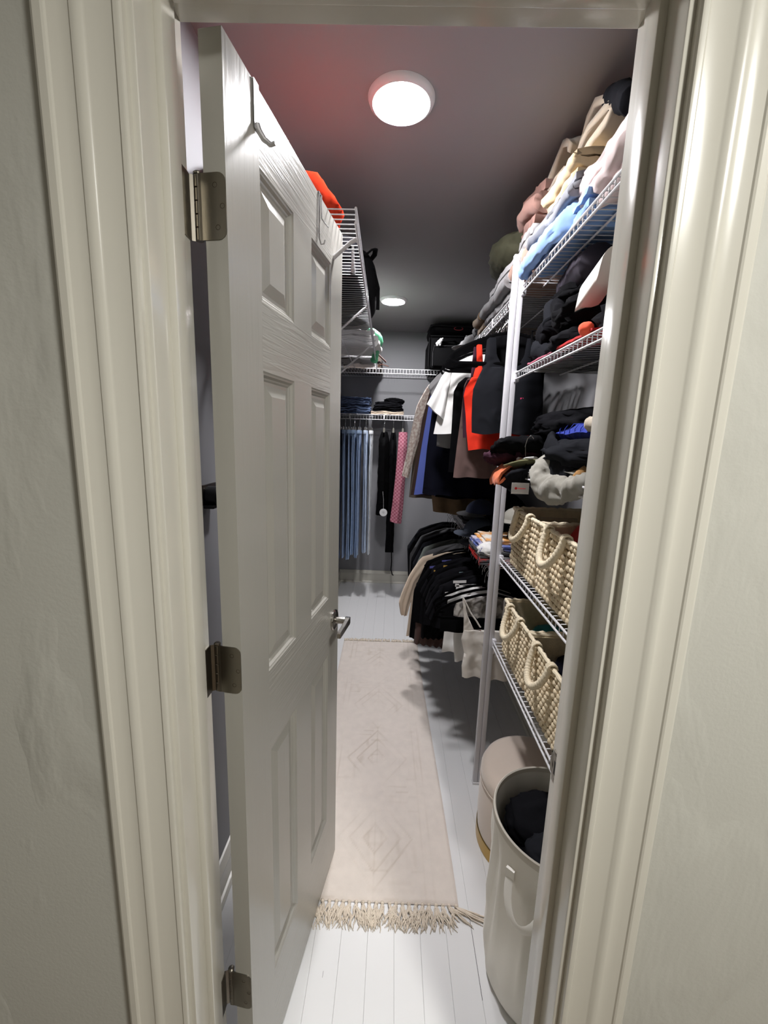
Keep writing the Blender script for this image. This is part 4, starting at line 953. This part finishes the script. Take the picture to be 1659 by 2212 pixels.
bm = bmesh.new(); bmesh.ops.create_icosphere(bm, subdivisions=4, radius=1)
for p in bm.verts:
    d = p.co.normalized(); s_ = (abs(d.x)**3+abs(d.y)**3+abs(d.z)**3)**(-1/3)
    q = d*s_*(1+.03*nz(d, 3, 2)); p.co = Vector((q.x*.165, q.y*.24, q.z*.15+.151))
b = MB(); b.bm(bm, Matrix.Translation((.04, 1.66, LZ0))); b.build('body', SUIT, t, True)
b = MB(); b.tube([(.17, 1.55, LZ0+.235), (.195, 1.54, LZ0+.262), (.20, 1.50, LZ0+.27), (.185, 1.46, LZ0+.25), (.155, 1.46, LZ0+.225)], .009, 8, (.5, 1.3)); b.build('handle', SUIT2, t, True)
b = MB(); b.tube([(.19, 1.52, LZ0+.20), (.212, 1.60, LZ0+.14), (.21, 1.66, LZ0+.06)], .006, 6, (.5, 1.6)); b.build('strap', SUIT2, t, True)
folded('grey_blanket', (-.02, 1.20, LZ0), .33, .34, .12, 3, BLACK2, 'dark folded blanket between the coral bag and the backpack', 'blanket', 'y', 230, .008)
folded('bedding', (.0, 2.42, LZ0), .30, .30, .10, 3, WHITE, 'white folded bedding on the shelf above the door, before the end wall', 'bedding', 'y', 231, .010)
folded('bedding', (-.01, 2.80, LZ0), .27, .38, .12, 3, cloth('dark_taupe', (60, 54, 50)), 'dark taupe folded blanket in the corner of the shelf above the door', 'bedding', 'y', 232, .010)
GREENM = M('green_plastic', (96, 190, 140), .45, 0, .4, .05, 20)
b = MB(); form(b, [(.10, 2.49, LZ0+.14), (.13, 2.49, LZ0+.125), (.165, 2.50, LZ0+.075), (.16, 2.50, LZ0-.02), (.148, 2.50, LZ0-.055)], [(.02, .012), (.05, .024), (.06, .026), (.045, .02), (.015, .01)], 5, .004)
b.build('green_bag', GREENM, None, True, 'bright green bag drooping over the far end of the shelf', 'bag', None, angle=180)
t = thing('leather_strap', (.20, 3.14, 2.05), 'brown leather strap sticking out at the far shelf corner', 'strap')
b = MB(); b.tube([(.10, 3.13, 2.20), (.15, 3.12, 2.165), (.225, 3.12, 2.098)], .018, 6, (.16, 1)); b.tube([(.13, 3.17, 2.06), (.19, 3.15, 2.085), (.245, 3.13, 2.068)], .008, 6, (.4, 1)); b.build('strap', M('brown_leather', (98, 58, 42), .5), t, True)
folded('brown_tote', (.02, 3.36, 2.049), .34, .32, .10, 2, cloth('grey_brown_tote', (90, 80, 74)), 'grey-brown folded tote on the end wall shelf corner', 'bag', 'x', 233, .010)

# ---- right side, top shelves ------------------------------------------------
z = UZ+dz
def F(name, label, x, y, z0, w, d, h, n, mt, seed, ax='y', amp=.006, cat='clothes', group=None, slack=.0): return folded(name, (x, y, z0), w, d, h, n, mt, label, cat, ax, seed, amp, group, slack)
# over the poles and beyond
F('folded_sweater', 'grey folded sweater lowest in the pile just past the poles', .895, 1.42, z, .32, .46, .075, 3, GREY, 300)
F('folded_sweater', 'light grey folded sweater in the pile just past the poles', .885, 1.36, z+.076, .30, .42, .05, 2, LGREY, 301)
F('folded_sweater', 'beige folded sweater in the pile just past the poles', .875, 1.52, z+.077, .28, .02+.16, .05, 2, BEIGE, 302) if False else None
blob('camouflage_shirt', (.86, 1.40, z+.128), (.30, .40, .13), OLIVE, 'dark olive shirt slumped on the grey sweaters past the poles', seed=303, amp=.32, tilt=-.25)
F('folded_sweater', 'taupe folded sweater at the bottom of the brown pile by the poles', .91, 1.115, z, .29, .17, .12, 3, TAUPE, 304, amp=.009)
F('folded_sweater', 'pale grey folded sweater in the brown pile by the poles', .905, 1.115, z+.122, .28, .17, .06, 2, LGREY, 305, amp=.009)
F('folded_sweater', 'reddish-brown folded sweater on top of the pile by the poles', .90, 1.115, z+.184, .27, .17, .14, 4, cloth('rose_brown', (150, 116, 106)), 306, amp=.010)
F('folded_shirt', 'tan folded shirt behind the grey sweaters on the long top shelf', .885, 1.76, z, .30, .18, .08, 3, TAN, 307)
F('folded_shirt', 'dark grey folded shirt beside the cap on the long top shelf', .90, 1.97, z, .28, .16, .09, 3, DGREY, 308)
def cap(name, c, r, mt, label, ang=0, brim=.06, mt2=None, deep=.62):
    t = thing(name, c, label, 'cap')
    b = MB(); L = []
    for k in range(9):
        a = k/8*PI/2; L.append([(c[0]+r*1.08*math.cos(a)*math.cos(q), c[1]+r*math.cos(a)*math.sin(q), c[2]+.012+r*deep*2*math.sin(a)*.75+.004*nz((q, a, 1), 2, 3)) for q in [2*PI*i/28 for i in range(28)]])
    b.loft(L); b.build('crown', mt, t, True)
    b = MB(); up_, dn_ = [], []
    for i in range(15):
        q = ang+math.radians(-62+i*124/14); e = brim*math.cos((q-ang)*.95)
        up_.append((q, r, r+e))
    L = []
    for q, r0, r1 in up_:
        L.append([(c[0]+(r0*1.05)*math.cos(q), c[1]+r0*math.sin(q), c[2]+.014), (c[0]+r1*1.05*math.cos(q), c[1]+r1*math.sin(q), c[2]+.006), (c[0]+r1*1.05*math.cos(q), c[1]+r1*math.sin(q), c[2]+.003), (c[0]+r0*1.05*math.cos(q), c[1]+r0*math.sin(q), c[2]+.010)])
    b.loft(L); b.build('brim', mt2 or mt, t, True)
    b = MB(); bm = bmesh.new(); bmesh.ops.create_icosphere(bm, subdivisions=2, radius=.006); b.bm(bm, Matrix.Translation((c[0], c[1], c[2]+.012+r*deep*1.5))); b.build('button', mt, t, True)
    return t
cap('baseball_cap', (.80, 2.18, z), .085, GREY, 'grey baseball cap on the long top shelf near the suitcase', PI)
F('folded_shirt', 'grey folded shirt beyond the cap on the long top shelf', .90, 2.42, z, .28, .22, .10, 3, GREY, 309)
# near top shelf
folded('denim_shirt', (.905, .76, z), .30, .42, .055, 2, LBLUE, 'light blue denim shirt spilling over the front of the top shelf', 'clothes', 'y', 310, .009)
b = MB(); form(b, [(.87, .62, z+.05), (.79, .66, z+.055), (.745, .72, z+.038), (.738, .84, z+.036), (.735, .96, z+.030), (.734, 1.00, z+.012)], [(.05, .018), (.05, .018), (.026, .014), (.022, .014), (.020, .016), (.018, .016)], 3, .008, 24, 26); 
b.build('denim_sleeve', LBLUE, bpy.data.objects['denim_shirt'], True, angle=180)
F('grey_sweatshirt', 'grey sweatshirt folded above the light blue denim on the top shelf', .905, .83, z+.056, .31, .34, .075, 4, cloth('blue_grey', (128, 130, 136)), 311, amp=.010)
F('pink_blanket', 'pale pink blanket at the door end of the top shelf', .91, .46, z, .31, .34, .05, 2, PINKW, 312, amp=.012)
F('pink_sweater', 'pale pink sweater folded on the pink blanket on the top shelf', .915, .55, z+.052, .29, .34, .065, 3, PINKW, 313, amp=.014, slack=.02)
F('cream_sweater', 'cream yellow sweater folded under the fluffy beige blankets', .91, .80, z+.132, .29, .22, .075, 3, CREAM, 314, amp=.012)
def fluffy(name, label, path, t, length, c, mt, seed, ax='y', amp=.010):
    path = [(u, w*1.12) for u, w in path]; t = .0175
    b = MB(); ribbon(b, path, t, length, c, ax, 30, amp, seed); return b.build(name, mt, None, True, label, 'blanket', None, angle=180)
fluffy('sherpa_blanket', 'fluffy taupe sherpa blanket with a big loop at the fold on the top shelf', [(-.11, .03), (-.04, .02), (.05, .0), (.12, -.025), (.16, -.035), (.178, -.005), (.15, .045), (.08, .075), (0, .085), (-.055, .10), (-.06, .13), (0, .137), (.06, .13), (.088, .16), (.05, .20), (-.02, .215), (-.07, .20), (-.09, .17)], .024, .27, (.935, .965, z+.125), SHERPA, 320, 'x', .012)
fluffy('sherpa_blanket', 'fluffy cream sherpa blanket with many loops under the ceiling', [(-.12, .0), (-.03, -.005), (.06, .0), (.11, .015), (.12, .045), (.07, .06), (0, .055), (-.06, .06), (-.09, .08), (-.06, .10), (.02, .098), (.09, .10), (.128, .12), (.13, .15), (.09, .156), (.02, .142), (-.05, .122), (-.1, .098)], .024, .25, (.945, .75, z+.185), SHERPA2, 321, 'x', .012)
b = MB()
for k, (dx, dz_) in enumerate(((0, 0), (.055, .012))): form(b, [(.84+dx, .58, z+.245+dz_), (.845+dx, .66, z+.305+dz_*.5), (.85+dx, .73, z+.345)], [(.026, .026), (.028, .026), (.024, .020)], 14+k, .005, 14)
b.build('dark_roll', CHAR, None, True, 'rolled dark grey throw at the very top of the blanket pile', 'blanket', None, angle=180)

# ---- second shelf: black leggings
z = zn[1]+dz
for k, (x, y, sx, sy, sz, dz_, mt, lb) in enumerate((
        (.92, .93, .27, .24, .085, 0, BLACK, 'black leggings crumpled at the pole end of the second shelf'), (.91, .72, .28, .25, .08, 0, BLACK2, 'black knit leggings in the middle of the second shelf'),
        (.92, .90, .25, .26, .08, .075, BLACK2, 'black leggings heaped over the pole-end pair on the second shelf'), (.90, .70, .26, .28, .085, .072, BLACK, 'black leggings heaped below the dark roll on the second shelf'),
        (.92, .80, .24, .26, .075, .145, BLACK, 'black sports leggings on top of the heap on the second shelf'), (.93, .50, .25, .20, .10, 0, BLACK2, 'black bundle at the door end of the second shelf'))):
    blob('black_leggings', (x, y, z+dz_), (sx, sy, sz), mt, lb, 'leggings', 340+k, .42, 1.2)
for k, pth in enumerate(([(.84, .98, z+.03), (.80, .97, z+.055), (.785, .92, z+.05), (.80, .86, z+.03)], [(.90, .92, z+.11), (.84, .95, z+.13), (.80, .93, z+.105), (.79, .88, z+.07)], [(.93, .86, z+.20), (.87, .90, z+.20), (.82, .91, z+.165), (.80, .88, z+.12)],
                         [(.88, .75, z+.16), (.82, .80, z+.16), (.795, .79, z+.12), (.80, .73, z+.08)])):
    b = MB(); form(b, pth, [(.028, .02), (.034, .022), (.034, .022), (.022, .016)], 60+k, .007, 14); b.build('leg', BLACK2 if k % 2 else CHAR, bpy.data.objects['black_leggings' if k == 0 else 'black_leggings.00%d' % (k+1)], True, angle=180)
b = MB(); b.tube([(.86, 1.00, z+.16), (.82, 1.045, z+.145), (.80, 1.068, z+.145), (.80, 1.069, z+.13), (.802, 1.068, z+.10)], .003, 5, (.5, 1.5)); b.build('drawstring', BLACK, bpy.data.objects['black_leggings.002'], True)
b = MB(); form(b, [(.845, .67, z+.225), (.85, .78, z+.235), (.855, .88, z+.225)], [(.045, .05), (.052, .052), (.046, .044)], 33, .006, 18); b.build('dark_roll', cloth('aubergine', (52, 48, 56), .12), None, True, 'rolled aubergine throw resting on the black leggings', 'blanket', None, angle=180)
# stiff white slab leaning on the clothes
t = thing('padded_headrest', (.82, .57, z+.10), 'stiff white padded slab propped on the leggings by the door jamb', 'cushion')
b = MB(); L = []
for k in range(9):
    f_ = k/8; yc = lerp(.612, .50, f_); zc = z+lerp(.120, .155, f_); h_ = .036*(1-.1*f_); w_ = .028
    L.append([(.80+w_*math.copysign(abs(math.cos(a))**.45, math.cos(a)), yc-.03*math.sin(a), zc+h_*math.copysign(abs(math.sin(a))**.45, math.sin(a))) for a in [2*PI*i/24 for i in range(24)]])
b.loft(L); b.build('pad', M('white_felt', (226, 222, 214), .85, bump=(500, .2, .0008)), t, True)
b = MB(); bm = bmesh.new(); bmesh.ops.create_icosphere(bm, subdivisions=3, radius=.016)
for p in bm.verts: p.co *= 1+.18*nz(p.co, 90, 3)
b.bm(bm, Matrix.Translation((.762, .515, z+.022)) @ Matrix.Scale(1.5, 4, (0, 1, 0))); b.build('sock_ball', CORAL, None, True, 'balled coral socks at the front of the second shelf', 'socks', None, angle=180)
F('red_shirt', 'flat red shirt at the front of the second shelf under the black leggings', .80, .60, z, .085, .24, .014, 2, REDP, 350, amp=.003)
F('pink_shirt', 'flat pink striped shirt at the front edge of the second shelf', .79, .84, z, .06, .22, .010, 2, cloth('dusty_pink', (176, 92, 112), .3), 351, amp=.003)

# ---- third shelf
z = zn[2]+dz
blob('black_jacket', (.90, .90, z), (.26, .30, .12), BLACK, 'crumpled black jacket at the back of the third shelf', 'clothes', 360, .35)
blob('black_scarf', (.90, .80, z+.105), (.24, .40, .085), BLACK2, 'black scarf heaped highest on the third shelf', 'clothes', 361, .4, 1.3)
blob('grey_underlayer', (.90, .50, z), (.28, .24, .04), GREYG, 'grey shirt lying under the charcoal sweater on the third shelf', 'clothes', 362, .25)
blob('charcoal_sweater', (.86, .58, z+.03), (.24, .36, .075), CHAR, 'charcoal sweater draped across the third shelf under the blue shorts', 'clothes', 363, .3)
b = MB(); form(b, [(.86, .76, z+.060), (.795, .735, z+.078), (.762, .66, z+.045), (.755, .58, z+.020), (.76, .50, z+.010)], [(.012, .010), (.05, .016), (.06, .016), (.05, .014), (.03, .01)], 41, .006, 16); b.build('sleeve', CHAR, bpy.data.objects['charcoal_sweater'], True, angle=180)
t = MB(); ribbon(t, [(.12, .008), (.0, .007), (-.055, .010), (-.070, .026), (-.055, .043), (0, .047), (.12, .046)], .014, .23, (.865, .635, z+.092), 'y', 26, .004, 364)
bs_ = t.build('blue_shorts', ROYAL, None, True, 'royal blue ribbed shorts folded on the third shelf', 'clothes', None, angle=80)
b = MB()
for k in range(6): y = .55+.034*k; b.tube([(.835, y, z+.146), (.800, y, z+.1435), (.7905, y, z+.130), (.7905, y, z+.112), (.80, y, z+.100)], .0013, 5)
b.build('ribbing', ROYAL, bs_, True, kind='stuff', angle=180)
b = MB(); b.tube([(.79+.010*math.cos(a), .50+.033*math.cos(a)*.5, z+.140+.013*math.sin(a)) for a in [2*PI*i/24 for i in range(24)]], .0058, 8, closed=True, up=(0, 1, 0)); form(b, [(.79, .49, z+.14), (.80, .45, z+.14), (.82, .40, z+.138)], [(.018, .02), (.018, .02), (.016, .018)], 5, .003)
b.build('sock_cuff', SHERPA2, None, True, 'cream fleece cuff poking out beside the blue shorts', 'socks', None, angle=180)
# grey cloth hanging over the lip
b = MB(); form(b, [(.85, .64, z+.018), (.775, .645, z+.030), (.738, .63, z+.015), (.733, .60, z-.012), (.735, .56, z-.026), (.737, .50, z-.030), (.736, .44, z-.014), (.75, .41, z+.006)], [(.010, .02), (.020, .044), (.024, .036), (.026, .034), (.030, .022), (.030, .020), (.022, .016), (.012, .012)], 44, .013, 30, 13)
b.build('grey_tee', GREYG, None, True, 'grey tee drooping over the front of the third shelf', 'clothes', None, angle=180)
b = MB(); form(b, [(.79, .47, z+.012), (.765, .455, z+.006), (.745, .44, z-.004)], [(.02, .012), (.024, .012), (.018, .01)], 46, .006, 12, 40); b.build('lace_top', cloth('mustard_lace', (150, 112, 66), .4, bs=200, bst=1), None, True, 'mustard lace top at the door end of the third shelf', 'clothes', None, angle=180)
# clothes pushed out past the poles
b = MB(); form(b, [(.86, .86, z+.060), (.79, .875, z+.074), (.735, .90, z+.072), (.700, .93, z+.058), (.684, .955, z+.040)], [(.040, .07), (.028, .085), (.026, .08), (.022, .06), (.010, .025)], 50, .013, 28, 20); b.build('black_shirt', BLACK, None, True, 'black shirt sticking out past the poles from the third shelf', 'clothes', None, angle=180)
b = MB(); form(b, [(.86, .90, z+.030), (.76, .915, z+.038), (.71, .94, z+.034), (.672, .97, z+.030), (.662, .99, z+.022)], [(.014, .07), (.016, .068), (.018, .055), (.018, .04), (.006, .012)], 51, .010, 24, 30); b.build('maroon_shirt', PLUM, None, True, 'maroon shirt folded between the black shirt and the orange one', 'clothes', None, angle=180)
b = MB(); form(b, [(.86, .80, z+.022), (.77, .82, z+.024), (.72, .85, z+.012), (.695, .87, z+.006)], [(.008, .05), (.009, .05), (.008, .04), (.004, .02)], 52, .004, 14); b.build('olive_shirt', cloth('olive_green', (104, 104, 74)), None, True, 'olive green shirt edge below the black shirt on the third shelf', 'clothes', None, angle=180)
b = MB(); ribbon(b, [(.10, .004), (.03, .006), (-.02, -.004), (-.058, -.034), (-.078, -.058), (-.090, -.066), (-.092, -.056), (-.080, -.036), (-.052, -.006), (-.018, .018), (.03, .020), (.10, .018)], .008, .15, (.752, .90, z+.002), 'y', 22, .009, 370); b.build('orange_shirt', ORANGE, None, True, 'burnt orange shirt drooping past the poles from the third shelf', 'clothes', None, angle=80)
b = MB(); form(b, [(.83, .82, z+.004), (.765, .83, z-.002), (.735, .85, z-.034), (.725, .87, z-.058), (.745, .85, z-.070)], [(.014, .045), (.016, .05), (.018, .05), (.016, .045), (.008, .025)], 54, .009, 24, 24); b.build('charcoal_shirt', CHAR, None, True, 'charcoal shirt rolled below the orange shirt', 'clothes', None, angle=180)
t = thing('clip_hanger', (.77, .80, z+.02), 'white plastic clip hanger tangled in the clothes on the third shelf', 'hanger')
WP = M('white_plastic', (232, 232, 232), .4)
b = MB(); b.tube([(.742, .86, z+.028), (.738, .83, z+.034), (.740, .79, z+.040), (.75, .75, z+.044)], .006, 8, (.6, 1.3)); b.build('bar', WP, t, True)
b = MB(); b.loft([[(.728, .87+a, z+.010+c) for a, c in ((-.012, -.004), (.012, -.004), (.008, .040), (-.008, .040))] for _ in (0,)]+[[(.742, .87+a, z+.010+c) for a, c in ((-.012, -.004), (.012, -.004), (.008, .040), (-.008, .040))]]); b.build('clip', WP, t, False)
b = MB(); b.tube([(.735, .80, z+.044), (.732, .805, z+.075), (.735, .80, z+.10), (.742, .79, z+.112), (.750, .785, z+.10)], .0016, 6); b.build('hook', CHROME, t, True)
t = thing('price_tag', (.723, .79, z-.079), 'white swing tag with a small red mark hanging below the third shelf', 'tag')
b = MB(); b.box(.695, .751, .7894, .7906, z-.075, z-.039, .0003); b.build('card', M('tag_white', (222, 222, 222), .6), t, False)
b = MB(); b.lathe([(0, -.0003), (.0042, -.0003), (.0042, .0003), (0, .0003)], (.709, .7890, z-.057), 16, 'y'); b.tube([(.714, .7890, z-.057), (.740, .7890, z-.0575)], .0011, 4); b.build('red_mark', M('red_mark', (206, 44, 52), .6), t, True)
b = MB(); b.tube([(.723, .79, z-.039), (.724, .791, z-.020), (.730, .794, z+.004), (.742, .80, z+.030)], .0012, 5); b.build('string', BLACK, t, True)

# ---- basket shelf contents and what stands around
z = zn[3]+dz
bzz = zn[3]+.009
blob('red_cloth', (.90, .545, bzz+.001), (.23, .24, .22), REDP, 'red cloth stuffed in the upper basket near the door jamb', 'clothes', 400, .25)
blob('white_cloth', (.86, .47, bzz+.17), (.10, .10, .04), WHITE, 'white cloth lying over the red cloth in the upper basket', 'clothes', 401, .25)
blob('dark_cloth', (.90, .83, bzz+.001), (.22, .22, .13), DBROWN, 'dark brown cloth deep in the upper basket near the poles', 'clothes', 402, .25)
t = thing('wooden_case', (.92, .93, bzz), 'flat beige wooden case standing inside the upper basket near the poles', 'case')
b = MB(); b.box(.845, .985, .936, .951, bzz+.001, bzz+.172, .006); b.build('body', M('pale_wood', (188, 172, 146), .5, 0, .4, .08, 20, stretch=(4, 1, 1)), t, True)
b = MB(); bm = bmesh.new(); bmesh.ops.create_uvsphere(bm, u_segments=24, v_segments=14, radius=.034); b.bm(bm, Matrix.Translation((.925, .69, bzz+.26))); b.v = [(x+.0, y-.14, z_-.0) for x, y, z_ in b.v]
b.build('blue_ball', M('blue_rubber', (72, 132, 196), .5), None, True, 'light blue ball resting on the red cloth by the door jamb', 'ball', None)
z5 = zn[4]+.009
blob('teal_bundle', (.91, .84, z5), (.20, .20, .14), TEAL, 'teal bundle inside the lowest basket near the poles', 'clothes', 403, .25)
blob('beige_bundle', (.95, .76, z5+.11), (.12, .10, .05), BEIGE, 'small beige bundle on the teal one in the lowest basket', 'clothes', 404, .25)
blob('navy_cloth', (.90, .555, z5), (.23, .24, .17), NAVY, 'navy cloth filling the lowest basket near the strike plate', 'clothes', 405, .3)
blob('white_sock', (.96, .60, z5+.14), (.06, .09, .035), OFFW, 'white rolled sock on the navy cloth in the lowest basket', 'socks', 406, .2)
cap('bucket_hat', (.855, 1.235, LZ+.165), .055, GREYG, 'small grey-tan bucket hat peeking over the upper basket', PI*1.2, .03)
# long low shelf: tees, caps, dark bags
z = LZ+dz
blob('black_bag', (.94, 1.24, z), (.22, .26, .165), BLACK, 'soft black bag under the grey-tan hat on the long low shelf', 'bag', 410, .2)
blob('black_bag', (.95, 1.72, z), (.20, .40, .20), BLACK2, 'large soft black bag against the wall on the long low shelf', 'bag', 411, .2)
F('folded_tee', 'dark folded tee with a red print lowest in the tee stack', .79, 1.24, z, .20, .25, .022, 2, pattern('dark_red_print', (60, 60, 62), (170, 44, 40), 18, 'noise'), 420, 'y', .004)
F('folded_tee', 'grey folded tee in the middle of the tee stack by the poles', .78, 1.25, z+.023, .20, .24, .024, 2, DGREY, 421, 'y', .004)
F('folded_tee', 'white folded tee with blue and purple print in the tee stack', .775, 1.25, z+.048, .18, .22, .020, 2, PURP, 422, 'y', .004)
F('folded_tee', 'white folded tee with an orange print topping the tee stack', .79, 1.28, z+.069, .16, .18, .016, 2, ORPR, 423, 'y', .004)
blob('white_tee', (.735, 1.165, z+.03), (.10, .08, .05), WHITE, 'crumpled white tee at the front of the tee stack', 'clothes', 424, .35)
cp = cap('baseball_cap', (.80, 1.48, z), .080, BLACK, 'black baseball cap with white script letters on the long low shelf', PI*1.1, .06)
b = MB()
def scr(p): return [(.728+a*.0+.006*math.sin(c*40), 1.425+a*.9-.02, z+.045+c) for a, c in p]
b.tube([(.765-.0, 1.405, z+.040), (.772, 1.402, z+.060), (.782, 1.401, z+.082), (.788, 1.402, z+.066), (.792, 1.403, z+.044)], .0026, 5)
b.tube([(.768, 1.401, z+.056), (.782, 1.399, z+.059), (.800, 1.402, z+.066), (.812, 1.406, z+.080)], .0022, 5)
b.tube([(.796, 1.403, z+.050), (.804, 1.403, z+.064), (.810, 1.404, z+.052), (.818, 1.407, z+.062), (.822, 1.410, z+.048)], .0022, 5)
b.build('script_letters', M('white_thread', (232, 232, 230), .7), cp, True, label='white script letters')
cap('baseball_cap', (.80, 1.70, z), .082, MESH, 'slate blue mesh cap lowest of the pair on the long low shelf', PI*1.15, .06)
cap('baseball_cap', (.80, 1.71, z+.105), .076, cloth('navy_cap', (46, 52, 74), .2), 'navy cap with grey brim stacked on the slate mesh cap', PI*1.15, .055, DGREY)
F('folded_shirt', 'grey folded shirt past the caps on the long low shelf', .88, 2.05, z, .26, .24, .05, 2, DGREY, 425, 'y', .006)

# ---- hamper contents
hz = .255
for k, (x, y, sx, sy, sz, dz_, mt, lb) in enumerate(((.787, .402, .272, .272, .215, 0, BLACK, 'black laundry filling the bottom of the hamper'), (.77, .45, .20, .16, .09, .155, BLACK2, 'black knit top lying in the hamper on the far side'), (.79, .345, .19, .15, .09, .155, CHAR, 'charcoal jogging trousers with grey drawstring in the hamper'))):
    o = blob('dark_laundry', (x, y, hz+dz_), (sx, sy, sz), mt, lb, 'laundry', 440+k, .14 if k == 0 else .3, 1.2)
b = MB(); b.tube([(.70, .30, hz+.215), (.73, .31, hz+.235), (.765, .33, hz+.25), (.78, .31, hz+.262), (.77, .295, hz+.25), (.755, .30, hz+.253), (.79, .315, hz+.258), (.82, .31, hz+.245)], .0045, 6, (.5, 1.2)); b.build('drawstring', LGREY, o, True)

# ---- tidy the helper property
for o_ in bpy.data.objects:
    if '_w' in o_: del o_['_w']
